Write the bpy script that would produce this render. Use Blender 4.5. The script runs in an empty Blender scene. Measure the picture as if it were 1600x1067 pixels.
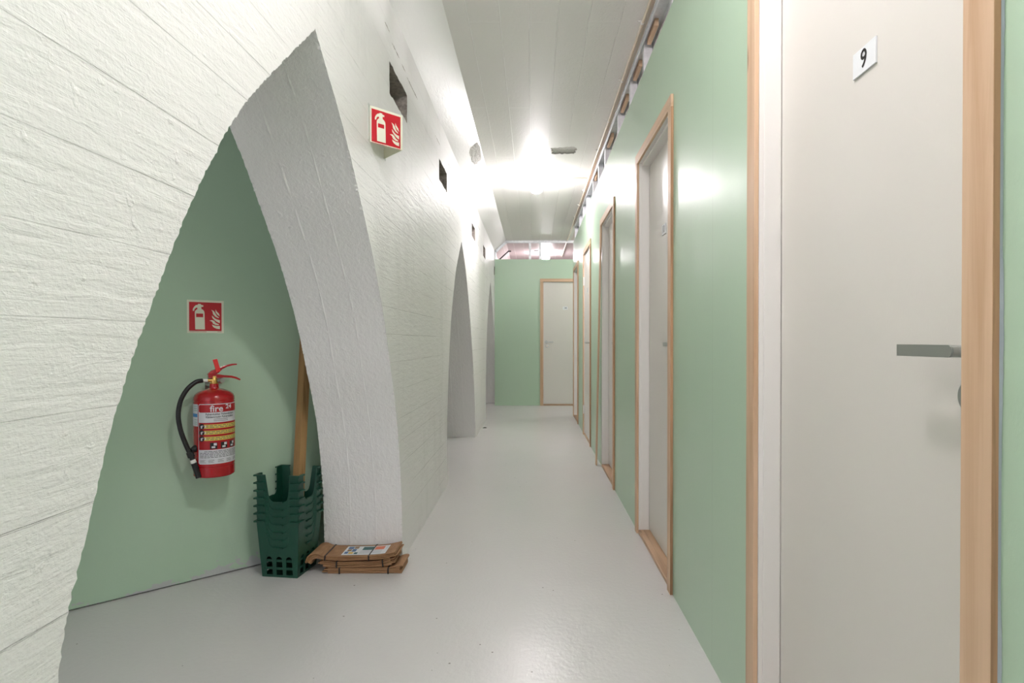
import bpy, bmesh, math, random
from mathutils import Vector, Matrix
from mathutils.geometry import tessellate_polygon
random.seed(7)
S = bpy.context.scene
COL = S.collection
PI = math.pi
rad = math.radians

# ------------------------------------------------------------------ camera, world, exposure
EYE = 1.11
cam_d = bpy.data.cameras.new('camera')
cam_d.sensor_width = 36.0
cam_d.lens = 36.0 * 900 / 1600
cam_d.shift_x = -(832 - 800) / 1600
cam_d.shift_y = (533 - 533.5 + 6.3) / 1600
cam_d.clip_start = 0.02
cam = bpy.data.objects.new('camera', cam_d)
COL.objects.link(cam)
cam.location = (0, 0, EYE)
cam.rotation_euler = (rad(90 - 0.40), 0, 0)
S.camera = cam
w = bpy.data.worlds.new('world'); S.world = w; w.use_nodes = True
w.node_tree.nodes['Background'].inputs[0].default_value = (0.95, 0.92, 1.0, 1)
w.node_tree.nodes['Background'].inputs[1].default_value = 0.62
S.view_settings.view_transform = 'Standard'
S.view_settings.look = 'None'
S.view_settings.gamma = 1
S.view_settings.use_curve_mapping = False
S.view_settings.exposure = 1.0
S.cycles.max_bounces = 14
S.cycles.diffuse_bounces = 12
LAMP_POWER = 118.0          # emission strength of the glass globes

# ------------------------------------------------------------------ materials
class NT:
    def __init__(s, name):
        s.m = bpy.data.materials.new(name); s.m.use_nodes = True
        s.t = s.m.node_tree; s.n = s.t.nodes; s.l = s.t.links
        s.b = s.n['Principled BSDF']
    def node(s, typ, **kw):
        nd = s.n.new(typ)
        for k, v in kw.items():
            if k in nd.inputs.keys() if isinstance(k, str) else False:
                pass
            setattr(nd, k, v)
        return nd
    def set(s, nd, **kw):
        for k, v in kw.items(): nd.inputs[k.replace('_', ' ')].default_value = v
    def link(s, a, b): s.l.new(a, b)
    def coords(s, scale=(1, 1, 1), rot=(0, 0, 0), loc=(0, 0, 0)):
        g = s.n.new('ShaderNodeNewGeometry')
        mp = s.n.new('ShaderNodeMapping')
        s.link(g.outputs['Position'], mp.inputs[0])
        mp.inputs['Scale'].default_value = scale
        mp.inputs['Rotation'].default_value = rot
        mp.inputs['Location'].default_value = loc
        return mp.outputs[0]
    def swizzle(s, a, b, off=(0, 0)):
        g = s.n.new('ShaderNodeNewGeometry'); sp = s.n.new('ShaderNodeSeparateXYZ'); cb = s.n.new('ShaderNodeCombineXYZ')
        s.link(g.outputs['Position'], sp.inputs[0])
        for i, ax in enumerate((a, b)):
            ad = s.n.new('ShaderNodeMath'); ad.inputs[1].default_value = off[i]
            s.link(sp.outputs[ax], ad.inputs[0]); s.link(ad.outputs[0], cb.inputs[i])
        return cb.outputs[0], sp
    def noise(s, vec, scale, detail=4, rough=0.55, dist=0.0):
        nd = s.n.new('ShaderNodeTexNoise'); s.link(vec, nd.inputs['Vector'])
        nd.inputs['Scale'].default_value = scale; nd.inputs['Detail'].default_value = detail
        nd.inputs['Roughness'].default_value = rough; nd.inputs['Distortion'].default_value = dist
        return nd.outputs['Fac']
    def ramp(s, fac, stops):
        nd = s.n.new('ShaderNodeValToRGB'); s.link(fac, nd.inputs[0])
        e = nd.color_ramp.elements
        while len(e) < len(stops): e.new(0.5)
        for i, (p, c) in enumerate(stops):
            e[i].position = p; e[i].color = (*c, 1) if len(c) == 3 else c
        return nd.outputs[0]
    def math(s, op, a, b=0.0, c=None):
        nd = s.n.new('ShaderNodeMath'); nd.operation = op
        for i, v in enumerate((a, b) + ((c,) if c is not None else ())):
            if isinstance(v, (int, float)): nd.inputs[i].default_value = v
            else: s.link(v, nd.inputs[i])
        return nd.outputs[0]
    def mix(s, fac, a, b):
        nd = s.n.new('ShaderNodeMix'); nd.data_type = 'RGBA'
        if isinstance(fac, (int, float)): nd.inputs[0].default_value = fac
        else: s.link(fac, nd.inputs[0])
        for i, v in ((6, a), (7, b)):
            if isinstance(v, tuple): nd.inputs[i].default_value = (*v, 1)
            else: s.link(v, nd.inputs[i])
        return nd.outputs[2]
    def bump(s, h, dist, strength=1.0, prev=None):
        nd = s.n.new('ShaderNodeBump'); s.link(h, nd.inputs['Height'])
        nd.inputs['Distance'].default_value = dist; nd.inputs['Strength'].default_value = strength
        if prev is not None: s.link(prev, nd.inputs['Normal'])
        return nd.outputs[0]
    def out(s, color=None, rough=None, normal=None, metal=0.0, spec=None):
        if color is not None:
            if isinstance(color, tuple): s.b.inputs['Base Color'].default_value = (*color, 1)
            else: s.link(color, s.b.inputs['Base Color'])
        if rough is not None:
            if isinstance(rough, (int, float)): s.b.inputs['Roughness'].default_value = rough
            else: s.link(rough, s.b.inputs['Roughness'])
        if normal is not None: s.link(normal, s.b.inputs['Normal'])
        s.b.inputs['Metallic'].default_value = metal
        if spec is not None: s.b.inputs['Specular IOR Level'].default_value = spec
        return s.m

def board_concrete(name, a, b, off, width, row, color, rough, board_d, grain_d, stretch, ridge=False, dirt=0.0, offs=0.5, warp_amp=0.12):
    """painted board-marked concrete: rows of boards along axis a, stacked along axis b"""
    t = NT(name)
    vec, sp = t.swizzle(a, b, off)
    # uneven board widths: warp the stacking axis with slow noise
    warp = t.n.new('ShaderNodeTexNoise'); warp.noise_dimensions = '1D'
    t.link(sp.outputs[b], warp.inputs['W']); warp.inputs['Scale'].default_value = 2.1; warp.inputs['Detail'].default_value = 1
    sx = t.n.new('ShaderNodeSeparateXYZ'); t.link(vec, sx.inputs[0])
    wy = t.math('ADD', sx.outputs[1], t.math('MULTIPLY', t.math('SUBTRACT', warp.outputs['Fac'], 0.5), warp_amp))
    wob = t.noise(t.coords((0.8, 0.8, 0.8)), 3, 2)
    wy = t.math('ADD', wy, t.math('MULTIPLY', t.math('SUBTRACT', wob, 0.5), 0.006))
    cv = t.n.new('ShaderNodeCombineXYZ'); t.link(sx.outputs[0], cv.inputs[0]); t.link(wy, cv.inputs[1])
    br = t.n.new('ShaderNodeTexBrick'); t.link(cv.outputs[0], br.inputs['Vector'])
    br.offset = offs; br.inputs['Scale'].default_value = 1
    br.inputs['Brick Width'].default_value = width; br.inputs['Row Height'].default_value = row
    br.inputs['Mortar Size'].default_value = 0.0030 if ridge else 0.0016; br.inputs['Mortar Smooth'].default_value = 0.4
    br.inputs['Color1'].default_value = (0.25, 0.25, 0.25, 1); br.inputs['Color2'].default_value = (0.9, 0.9, 0.9, 1)
    br.inputs['Mortar'].default_value = (1.6,) * 3 + (1,) if ridge else (0, 0, 0, 1)
    # joints fade in and out along the board
    fade = t.ramp(t.noise(t.coords((1, 1, 1), loc=(3, 5, 1)), 1.7, 2), [(0.30, (0, 0, 0)), (0.45, (1, 1, 1))] if ridge else [(0.42, (0, 0, 0)), (0.66, (1, 1, 1))])
    grain = t.noise(t.coords(stretch), 46, 6, 0.62, 0.35)
    blob = t.noise(t.coords((1, 1, 1)), 95, 3, 0.6)
    lump = t.ramp(t.noise(t.coords((1, 1, 1), loc=(1, 2, 3)), 34, 3, 0.5), [(0.64, (0, 0, 0)), (0.80, (1, 1, 1))])
    col_br = t.mix(t.math('ADD', t.math('MULTIPLY', fade, 0.85), 0.15), (0.55, 0.55, 0.55), br.outputs['Color'])
    n1 = t.bump(col_br, board_d)
    n2 = t.bump(grain, grain_d, prev=n1)
    n3 = t.bump(blob, grain_d * 0.35, prev=n2)
    n4 = t.bump(lump, grain_d * 0.45, prev=n3)
    c = t.mix(t.math('MULTIPLY', t.noise(t.coords((1, 1, 1)), 1.3, 3), 0.25), color, tuple(x * 0.90 for x in color))
    if dirt > 0:
        d = t.ramp(t.noise(t.coords((1, 0.7, 0.25), loc=(7, 1, 2)), 4, 7, 0.7), [(0.54, (0, 0, 0)), (0.74, (1, 1, 1))])
        c = t.mix(t.math('MULTIPLY', d, dirt), c, (0.40, 0.40, 0.38))
        # joint lines mixed a little darker
        c = t.mix(t.math('MULTIPLY', t.math('MULTIPLY', br.outputs['Fac'], fade), 0.35), c, (0.35, 0.35, 0.33))
    if ridge:
        c = t.mix(t.math('MULTIPLY', t.math('MULTIPLY', br.outputs['Fac'], fade), 0.85), c, (0.95, 0.94, 0.92))
    return t.out(c, rough, n4)

WHITE = (0.86, 0.85, 0.845)
M = {}
M['concrete_front'] = board_concrete('white board marked concrete', 1, 2, (0.4, 0.02), 9.0, 0.128, WHITE, 0.48, 0.0052, 0.0042, (1, 0.16, 1), dirt=0.25)
M['concrete_reveal'] = board_concrete('white reveal concrete', 2, 0, (0.7, 1.05), 9.0, 0.13, WHITE, 0.36, 0.0060, 0.0050, (1, 1, 0.45), warp_amp=0.0)
M['concrete_slope'] = board_concrete('white haunch concrete', 1, 2, (1.4, -2.67 + 0.036), 6.0, 0.125, WHITE, 0.38, 0.0030, 0.0016, (1, 0.3, 1))
M['ceiling_paint'] = board_concrete('painted ceiling concrete', 1, 0, (0.3, 0.02), 2.3, 0.165, (0.83, 0.815, 0.79), 0.50, 0.0040, 0.0024, (1, 0.6, 1), ridge=True, warp_amp=0.05)
M['pink_concrete'] = board_concrete('bare pinkish concrete', 1, 0, (0.3, 0.02), 2.3, 0.165, (0.70, 0.60, 0.60), 0.42, 0.002, 0.002, (1, 0.5, 1), ridge=True)

def simple(name, color, rough=0.5, metal=0.0, bump=None, spec=None, var=0.0, coat=0.0):
    t = NT(name)
    c = color
    if var:
        c = t.mix(t.noise(t.coords(), 6, 4), color, tuple(x * (1 - var) for x in color))
    nrm = None
    if bump: nrm = t.bump(t.noise(t.coords(), bump[0], 4), bump[1])
    t.out(c, rough, nrm, metal, spec)
    if coat: t.b.inputs['Coat Weight'].default_value = coat
    return t.m

def raw_concrete():
    t = NT('rough bare concrete')
    n = t.noise(t.coords(), 40, 6, 0.7)
    c = t.ramp(n, [(0.3, (0.22, 0.195, 0.17)), (0.55, (0.46, 0.41, 0.37)), (0.75, (0.62, 0.57, 0.52))])
    return t.out(c, 0.9, t.bump(t.noise(t.coords(), 30, 8, 0.75), 0.02))
M['raw'] = raw_concrete()
def scar_concrete():
    t = NT('pale broken concrete')
    c = t.ramp(t.noise(t.coords(), 45, 6, 0.7), [(0.3, (0.46, 0.45, 0.43)), (0.6, (0.62, 0.60, 0.57)), (0.8, (0.76, 0.74, 0.70))])
    return t.out(c, 0.9, t.bump(t.noise(t.coords(), 40, 8, 0.75), 0.012))
M['scar'] = scar_concrete()

def green_board():
    t = NT('glossy green paint on board')
    G = (0.455, 0.61, 0.46)
    c = t.mix(t.math('MULTIPLY', t.noise(t.coords((1, 1, 0.35)), 1.1, 4), 0.5), G, (0.43, 0.585, 0.44))
    # worn smudges
    sm = t.ramp(t.noise(t.coords((1, 1.2, 1.0), loc=(2, 4, 9)), 9, 6, 0.7), [(0.66, (0, 0, 0)), (0.74, (1, 1, 1))])
    c = t.mix(t.math('MULTIPLY', sm, 0.12), c, (0.52, 0.60, 0.53))
    g = t.n.new('ShaderNodeNewGeometry'); sp = t.n.new('ShaderNodeSeparateXYZ'); t.link(g.outputs['Position'], sp.inputs[0])
    for ys in (1.966, 4.33, 5.53, 7.93):                     # joints between the boards
        ln = t.math('LESS_THAN', t.math('ABSOLUTE', t.math('SUBTRACT', sp.outputs[1], ys)), 0.0016)
        c = t.mix(t.math('MULTIPLY', ln, 0.30), c, (0.26, 0.34, 0.26))
    r = 0.33
    n1 = t.bump(t.noise(t.coords((1, 1, 0.6)), 160, 3), 0.00035)
    n2 = t.bump(t.noise(t.coords((1, 1, 0.35)), 2.2, 2), 0.006, prev=n1)
    return t.out(c, r, n2)
M['green'] = green_board()

def alcove_green():
    t = NT('green paint with bare foot strip')
    G = (0.455, 0.61, 0.46)
    g = t.n.new('ShaderNodeNewGeometry'); sp = t.n.new('ShaderNodeSeparateXYZ'); t.link(g.outputs['Position'], sp.inputs[0])
    n = t.noise(t.coords((1.6, 1.6, 3), loc=(0.3, 0, 0)), 2.6, 5, 0.7)
    h = t.math('MULTIPLY', t.math('SUBTRACT', n, 0.47), 0.42)
    mask = t.math('LESS_THAN', sp.outputs[2], h)
    c0 = t.mix(t.math('MULTIPLY', t.noise(t.coords(), 1.3, 4), 0.5), G, (0.43, 0.585, 0.44))
    c = t.mix(mask, c0, (0.50, 0.52, 0.51))
    n1 = t.bump(t.noise(t.coords((1, 1, 0.6)), 160, 3), 0.0003)
    return t.out(c, 0.36, n1)
M['green_alcove'] = alcove_green()

def floor_mat():
    t = NT('pale grey floor paint')
    base = t.mix(t.noise(t.coords(), 1.2, 5), (0.68, 0.668, 0.665), (0.655, 0.643, 0.64))
    specks = t.n.new('ShaderNodeTexVoronoi'); t.link(t.coords(), specks.inputs['Vector']); specks.inputs['Scale'].default_value = 21
    sz = t.n.new('ShaderNodeSeparateColor'); t.link(specks.outputs['Color'], sz.inputs[0])
    thr = t.math('MULTIPLY', t.math('POWER', sz.outputs[0], 4.0), 0.085)
    m = t.math('LESS_THAN', specks.outputs['Distance'], thr)
    c = t.mix(t.math('MULTIPLY', m, 0.75), base, (0.16, 0.15, 0.13))
    scr = t.ramp(t.noise(t.coords((1, 3, 1), rot=(0, 0, 0.6)), 70, 2, 0.5, 1.2), [(0.72, (0, 0, 0)), (0.80, (1, 1, 1))])
    c = t.mix(t.math('MULTIPLY', scr, 0.22), c, (0.40, 0.39, 0.36))
    n1 = t.bump(t.noise(t.coords((1, 0.8, 1)), 55, 4, 0.6), 0.0011)
    n2 = t.bump(t.noise(t.coords(), 2.2, 1), 0.003, prev=n1)
    r = 0.26
    return t.out(c, r, n2)
M['floor'] = floor_mat()

def wood(name, axis, light, dark, rough=0.5, grain=1.0, coord='world'):
    t = NT(name)
    sc = [26 * grain] * 3; sc[axis] = 1.1
    v = t.coords(tuple(sc))
    n = t.noise(v, 1.0, 5, 0.6, 0.6)
    n_f = t.noise(t.coords(tuple(x * 6 for x in sc)), 1.0, 3)
    c = t.ramp(n, [(0.32, dark), (0.50, light), (0.72, tuple(min(1, x * 1.08) for x in light))])
    c = t.mix(t.math('MULTIPLY', n_f, 0.12), c, dark)
    k = t.n.new('ShaderNodeTexVoronoi'); sk = [7] * 3; sk[axis] = 1.6
    t.link(t.coords(tuple(sk)), k.inputs['Vector']); k.inputs['Scale'].default_value = 1
    kr = t.ramp(k.outputs['Distance'], [(0.03, (1, 1, 1)), (0.075, (0, 0, 0))])
    c = t.mix(t.math('MULTIPLY', kr, 0.6), c, tuple(x * 0.35 for x in dark))
    return t.out(c, rough, t.bump(n, 0.0006))
PINE_L, PINE_D = (0.64, 0.45, 0.30), (0.53, 0.34, 0.205)
M['pine_z'] = wood('raw pine upright', 2, PINE_L, PINE_D)
M['pine_y'] = wood('raw pine lengthwise', 1, PINE_L, PINE_D)
M['pine_x'] = wood('raw pine crosswise', 0, PINE_L, PINE_D)
M['edge_z'] = wood('rough sawn pine edge', 2, (0.52, 0.30, 0.17), (0.30, 0.17, 0.09), 0.7, 2.2)
M['oak_y'] = wood('oak threshold', 1, (0.56, 0.37, 0.235), (0.40, 0.25, 0.15), 0.45)
M['oak_x'] = wood('oak threshold crosswise', 0, (0.50, 0.34, 0.22), (0.38, 0.24, 0.15), 0.45)
M['timber'] = wood('weathered brown timber', 2, (0.40, 0.235, 0.095), (0.24, 0.13, 0.045), 0.6, 1.2)
def leaf_mat():
    t = NT('cream door leaf')
    c = t.mix(t.noise(t.coords((1, 1, 0.4)), 2, 3), (0.70, 0.68, 0.635), (0.68, 0.66, 0.615))
    sc = t.ramp(t.noise(t.coords((1, 2, 7), rot=(0.6, 0, 0)), 5, 4, 0.6), [(0.76, (0, 0, 0)), (0.80, (1, 1, 1))])
    c = t.mix(t.math('MULTIPLY', sc, 0.25), c, (0.45, 0.38, 0.30))
    return t.out(c, 0.33, t.bump(t.noise(t.coords((1, 1, 0.5)), 220, 2), 0.00012))
M['leaf'] = leaf_mat()
M['jamb'] = simple('white painted door lining', (0.80, 0.785, 0.755), 0.35, bump=(120, 0.0002))
M['plate'] = simple('white number plate', (0.78, 0.81, 0.83), 0.35)
M['black'] = simple('black print', (0.012, 0.012, 0.012), 0.4)
M['dark_print'] = simple('grey small print', (0.10, 0.10, 0.11), 0.5)
M['steel'] = simple('brushed door steel', (0.50, 0.52, 0.50), 0.28, 1.0, bump=(300, 0.0001))
def galv():
    t = NT('galvanised steel')
    n = t.noise(t.coords(), 30, 3)
    return t.out(t.ramp(n, [(0.3, (0.66, 0.68, 0.70)), (0.7, (0.80, 0.82, 0.84))]), 0.42, t.bump(t.noise(t.coords((1, 1, 3)), 90, 2), 0.0006), 0.65)
M['galv'] = galv()
M['cream_cable'] = simple('cream cable', (0.70, 0.62, 0.50), 0.45)
M['white_plastic'] = simple('white plastic', (0.80, 0.79, 0.76), 0.35)
M['red_steel'] = simple('red enamel', (0.40, 0.003, 0.007), 0.22, coat=0.4)
M['red_print'] = simple('red print', (0.40, 0.006, 0.010), 0.35)
M['red_tag'] = simple('bright red plastic tag', (0.75, 0.03, 0.03), 0.3)
M['sign_red'] = simple('sign red', (0.52, 0.003, 0.016), 0.4)
M['sign_cream'] = simple('photoluminescent cream', (0.80, 0.80, 0.66), 0.45)
M['sign_back'] = simple('grey sign back', (0.60, 0.64, 0.60), 0.5)
M['brass'] = simple('brass', (0.72, 0.46, 0.14), 0.3, 1.0)
M['rubber'] = simple('black rubber', (0.012, 0.012, 0.013), 0.38)
M['yellow'] = simple('yellow print', (0.72, 0.58, 0.10), 0.45)
M['label_white'] = simple('white label', (0.66, 0.66, 0.70), 0.4)
M['label_blue'] = simple('blue print', (0.05, 0.22, 0.52), 0.4)
M['label_green'] = simple('green print', (0.15, 0.42, 0.25), 0.4)
M['green_plastic'] = simple('dark green plastic', (0.007, 0.066, 0.040), 0.36, bump=(60, 0.0005))
def kraft():
    t = NT('brown kraft paper')
    n = t.noise(t.coords((3, 3, 40)), 6, 5)
    c = t.ramp(n, [(0.3, (0.29, 0.150, 0.070)), (0.7, (0.42, 0.24, 0.12))])
    return t.out(c, 0.7, t.bump(t.noise(t.coords((1, 1, 1)), 25, 4), 0.004))
M['kraft'] = kraft()
M['paper'] = simple('white leaflet paper', (0.78, 0.80, 0.82), 0.45)
M['print_teal'] = simple('teal print', (0.02, 0.12, 0.12), 0.45)
M['print_orange'] = simple('orange print', (0.78, 0.20, 0.10), 0.45)
M['print_blue'] = simple('blue photo print', (0.08, 0.17, 0.35), 0.45)
M['print_brown'] = simple('brown photo print', (0.30, 0.17, 0.08), 0.45)
M['print_grey'] = simple('grey print', (0.45, 0.47, 0.50), 0.45)
M['print_yellow'] = simple('yellow photo print', (0.70, 0.45, 0.08), 0.45)
M['caulk'] = simple('pale lavender filler', (0.42, 0.47, 0.50), 0.6, bump=(40, 0.002))
M['dark'] = simple('painted gap shade', (0.02, 0.02, 0.02), 0.9)  # near-black colour standing in for shade inside gaps and slots
def globe_mat(power):
    t = NT('lit opal glass')
    t.b.inputs['Base Color'].default_value = (0.9, 0.9, 0.88, 1)
    t.b.inputs['Emission Color'].default_value = (1.0, 0.93, 0.965, 1)
    t.b.inputs['Emission Strength'].default_value = power
    return t.m
M['globe'] = globe_mat(LAMP_POWER)

# ------------------------------------------------------------------ helpers
def box(bm, x0, x1, y0, y1, z0, z1, mi=0, xf=None):
    vs = []
    for z in (z0, z1):
        for y in (y0, y1):
            for x in (x0, x1):
                p = Vector((x, y, z))
                vs.append(bm.verts.new(xf(p) if xf else p))
    for f in ((0, 2, 3, 1), (4, 5, 7, 6), (0, 1, 5, 4), (2, 6, 7, 3), (0, 4, 6, 2), (1, 3, 7, 5)):
        bm.faces.new([vs[i] for i in f]).material_index = mi
    return vs

def tube(bm, pts, r, seg=12, cap=True, mi=0, rx=None):
    """swept round bar; r is a number or one per point; rx squashes the section sideways"""
    pts = [Vector(p) for p in pts]; n = len(pts)
    rs = [r] * n if isinstance(r, (int, float)) else r
    rings = []; up = None
    for i, p in enumerate(pts):
        d = (pts[min(i + 1, n - 1)] - pts[max(i - 1, 0)]).normalized()
        if up is None:
            up = d.orthogonal().normalized()
        up = (up - d * up.dot(d)).normalized()
        s = d.cross(up)
        rings.append([bm.verts.new(p + (up * math.cos(a) + s * math.sin(a)) * rs[i]) for a in [2 * PI * k / seg for k in range(seg)]])
    for i in range(n - 1):
        for k in range(seg):
            bm.faces.new((rings[i][k], rings[i][(k + 1) % seg], rings[i + 1][(k + 1) % seg], rings[i + 1][k])).material_index = mi
    if cap:
        bm.faces.new(rings[0][::-1]).material_index = mi; bm.faces.new(rings[-1]).material_index = mi

def lathe(bm, prof, c=(0, 0, 0), seg=48, axis='z', mi=0):
    c = Vector(c); rings = []
    for r, h in prof:
        ring = []
        for k in range(seg):
            a = 2 * PI * k / seg
            if axis == 'z': p = Vector((r * math.cos(a), r * math.sin(a), h))
            elif axis == 'x': p = Vector((h, r * math.cos(a), r * math.sin(a)))
            else: p = Vector((r * math.cos(a), h, r * math.sin(a)))
            ring.append(bm.verts.new(c + p))
        rings.append(ring)
    for i in range(len(rings) - 1):
        for k in range(seg):
            bm.faces.new((rings[i][k], rings[i][(k + 1) % seg], rings[i + 1][(k + 1) % seg], rings[i + 1][k])).material_index = mi
    bm.faces.new(rings[0][::-1]).material_index = mi; bm.faces.new(rings[-1]).material_index = mi

def poly_extrude(bm, outline, holes, fmap, d0, d1, mi_front=0, mi_side=0, mi_back=0, hole_mi=None, side_fn=None, front=True, back=True):
    """flat polygon with holes between depth d0 (front) and d1 (back); fmap(a, b, d) gives the point"""
    loops = [outline] + list(holes)
    flat = [p for lp in loops for p in lp]
    tris = tessellate_polygon([[Vector((a, b, 0)) for a, b in lp] for lp in loops])
    vf = [bm.verts.new(fmap(a, b, d0)) for a, b in flat]
    vb = [bm.verts.new(fmap(a, b, d1)) for a, b in flat]
    for t in tris:
        if front: bm.faces.new([vf[i] for i in t]).material_index = mi_front
        if back: bm.faces.new([vb[i] for i in t][::-1]).material_index = mi_back
    k = 0
    for li, lp in enumerate(loops):
        n = len(lp)
        for i in range(n):
            a, b = k + i, k + (i + 1) % n
            f = bm.faces.new((vf[a], vf[b], vb[b], vb[a]))
            f.material_index = mi_side if li == 0 or hole_mi is None else hole_mi
            if side_fn and li == 0:
                f.material_index = side_fn(lp[i], lp[(i + 1) % n])
        k += n

def obj(name, bm, mats, parent=None, smooth=False, bevel=0.0, origin=None):
    """link a bmesh as ONE mesh object; vertices are given in world space"""
    bmesh.ops.recalc_face_normals(bm, faces=bm.faces[:])
    me = bpy.data.meshes.new(name)
    off = Vector((0, 0, 0))
    if parent is not None: off = world_loc(parent)
    elif origin is not None: off = Vector(origin)
    for v in bm.verts: v.co -= off
    bm.to_mesh(me); bm.free()
    if not isinstance(mats, (list, tuple)): mats = [mats]
    for m in mats: me.materials.append(m)
    o = bpy.data.objects.new(name, me); COL.objects.link(o)
    if parent is not None: o.parent = parent
    elif origin is not None: o.location = off
    if smooth:
        for p in me.polygons: p.use_smooth = True
        me.set_sharp_from_angle(angle=rad(35))
    if bevel:
        b = o.modifiers.new('bevel', 'BEVEL'); b.width = bevel; b.segments = 2; b.limit_method = 'ANGLE'; b.angle_limit = rad(50)
    return o

def world_loc(o):
    v = Vector(o.location)
    while o.parent is not None:
        o = o.parent; v = v + Vector(o.location)
    return v

def empty(name, loc, label, cat, group=None, kind=None):
    o = bpy.data.objects.new(name, None); COL.objects.link(o); o.location = loc
    o.empty_display_size = 0.1
    return tag(o, label, cat, group, kind)

def tag(o, label=None, cat=None, group=None, kind=None):
    if label: o['label'] = label
    if cat: o['category'] = cat
    if group: o['group'] = group
    if kind: o['kind'] = kind
    return o

def dup(root, delta=(0, 0, 0)):
    r = root.copy(); COL.objects.link(r); r.location = Vector(root.location) + Vector(delta)
    for ch in list(root.children):
        c = ch.copy(); COL.objects.link(c); c.parent = r
        for g in list(ch.children):
            d = g.copy(); COL.objects.link(d); d.parent = c
    return r

def text_bm(body, size, weight=0.0, align='CENTER', res=3, spacing=1.0):
    cu = bpy.data.curves.new('text', 'FONT'); cu.body = body; cu.size = size; cu.align_x = align; cu.align_y = 'CENTER'
    cu.offset = weight; cu.resolution_u = res; cu.space_character = spacing
    o = bpy.data.objects.new('text', cu); COL.objects.link(o)
    dg = bpy.context.evaluated_depsgraph_get()
    me = bpy.data.meshes.new_from_object(o.evaluated_get(dg))
    bm = bmesh.new(); bm.from_mesh(me)
    bpy.data.objects.remove(o); bpy.data.curves.remove(cu); bpy.data.meshes.remove(me)
    return bm
def merge(dst, src, f, mi=0):
    mp = {v: dst.verts.new(f(v.co)) for v in src.verts}
    for fc in src.faces:
        try: dst.faces.new([mp[v] for v in fc.verts]).material_index = mi
        except ValueError: pass
    src.free()

# ------------------------------------------------------------------ dimensions
XL, XLB = -0.657, -1.05          # left wall front and back
XR = 0.614                       # right partition face
ZC = 2.848                       # ceiling
XC = -0.462                      # where the haunch meets the ceiling
ZH = 2.67                        # where the haunch starts
Y_END = 9.93
Y0, Y1 = -1.7, 14.0

# ------------------------------------------------------------------ floor and ceiling
bm = bmesh.new(); box(bm, -3.1, 3.6, Y0 - 0.1, Y1 + 0.1, -0.15, 0)
tag(obj('floor', bm, M['floor']), 'pale grey painted concrete floor with small chips', 'floor', kind='structure')
bm = bmesh.new()
CH = (0.165, 0.40, 5.20, 5.33)   # chipped rectangle in the ceiling
def quad(bm, pts, mi=0):
    f = bm.faces.new([bm.verts.new(Vector(p)) for p in pts]); f.material_index = mi; return f
def jag(pts, amp, step=0.02):
    out = []
    n = len(pts)
    for i in range(n):
        a, b = Vector(pts[i]), Vector(pts[(i + 1) % n]); L = (b - a).length; k = max(1, int(L / step))
        nr = Vector((-(b - a).y, (b - a).x)).normalized()
        for j in range(k):
            p = a.lerp(b, j / k) + nr * (random.uniform(-amp, amp) if j else 0)
            out.append((p.x, p.y))
    return out
chip = jag([(0.165, 5.20), (0.37, 5.16), (0.40, 5.22), (0.385, 5.36), (0.185, 5.36)], 0.012)
xs0, xs1 = XC, 0.66
poly_extrude(bm, [(xs0, Y0), (xs1, Y0), (xs1, Y_END + 0.03), (xs0, Y_END + 0.03)], [chip], lambda a, b, d: Vector((a, b, ZC + d)), 0, 0.014, 0, 1, 1, hole_mi=2)
box(bm, 0.10, 0.45, 5.1, 5.42, ZC + 0.0142, ZC + 0.030, 2)
box(bm, -3.1, 3.6, Y0 - 0.1, Y1 + 0.1, ZC + 0.036, ZC + 0.20, 1)
box(bm, 0.66, 3.6, Y0, Y1, ZC, ZC + 0.0355, 1)
box(bm, XC, 0.66, Y_END + 0.03, Y1, ZC, ZC + 0.0355, 1)
box(bm, -3.1, XLB, Y0, Y1, ZC, ZC + 0.0355, 0)
tag(obj('ceiling', bm, [M['ceiling_paint'], M['pink_concrete'], M['scar']]), 'white painted concrete ceiling with board marks and one bare chipped patch', 'ceiling', kind='structure')

# ------------------------------------------------------------------ left concrete wall with pointed arches
A1L = [(0.72, 0.0), (0.742, 0.22), (0.768, 0.45), (0.794, 0.639), (0.814, 0.733), (0.841, 0.809), (0.887, 0.946), (0.938, 1.066), (0.999, 1.183), (1.058, 1.290), (1.127, 1.402), (1.184, 1.484), (1.249, 1.571), (1.325, 1.658), (1.418, 1.749), (1.558, 1.88), (1.666, 1.978), (1.748, 2.054)]
A1R = [(1.786, 2.022), (1.871, 1.957), (1.942, 1.904), (2.082, 1.779), (2.215, 1.637), (2.346, 1.493), (2.455, 1.354), (2.571, 1.179), (2.680, 0.965), (2.795, 0.723), (2.862, 0.463), (2.891, 0.25), (2.903, 0.0)]
A2 = [(4.429, 0.0), (4.433, 0.465), (4.514, 0.894), (4.667, 1.307), (4.927, 1.688), (5.12, 1.86), (5.337, 2.035), (5.55, 1.90), (5.741, 1.741), (6.034, 1.412), (6.29, 0.998), (6.42, 0.75), (6.526, 0.504), (6.60, 0.24), (6.644, 0.0)]
def roughen(pts, amp, step=0.014):
    out = []
    for i in range(len(pts) - 1):
        a, b = Vector(pts[i]), Vector(pts[i + 1]); k = max(1, int((b - a).length / step))
        nr = Vector((-(b - a).y, (b - a).x)).normalized()
        for j in range(k):
            q = random.uniform(-amp, amp)
            if random.random() < 0.06: q *= 2.2
            p = a.lerp(b, j / k) + (nr * q if (i or j) else Vector((0, 0)))
            out.append((p.x, max(p.y, 0.0)))
    out.append(pts[-1])
    return out
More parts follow.
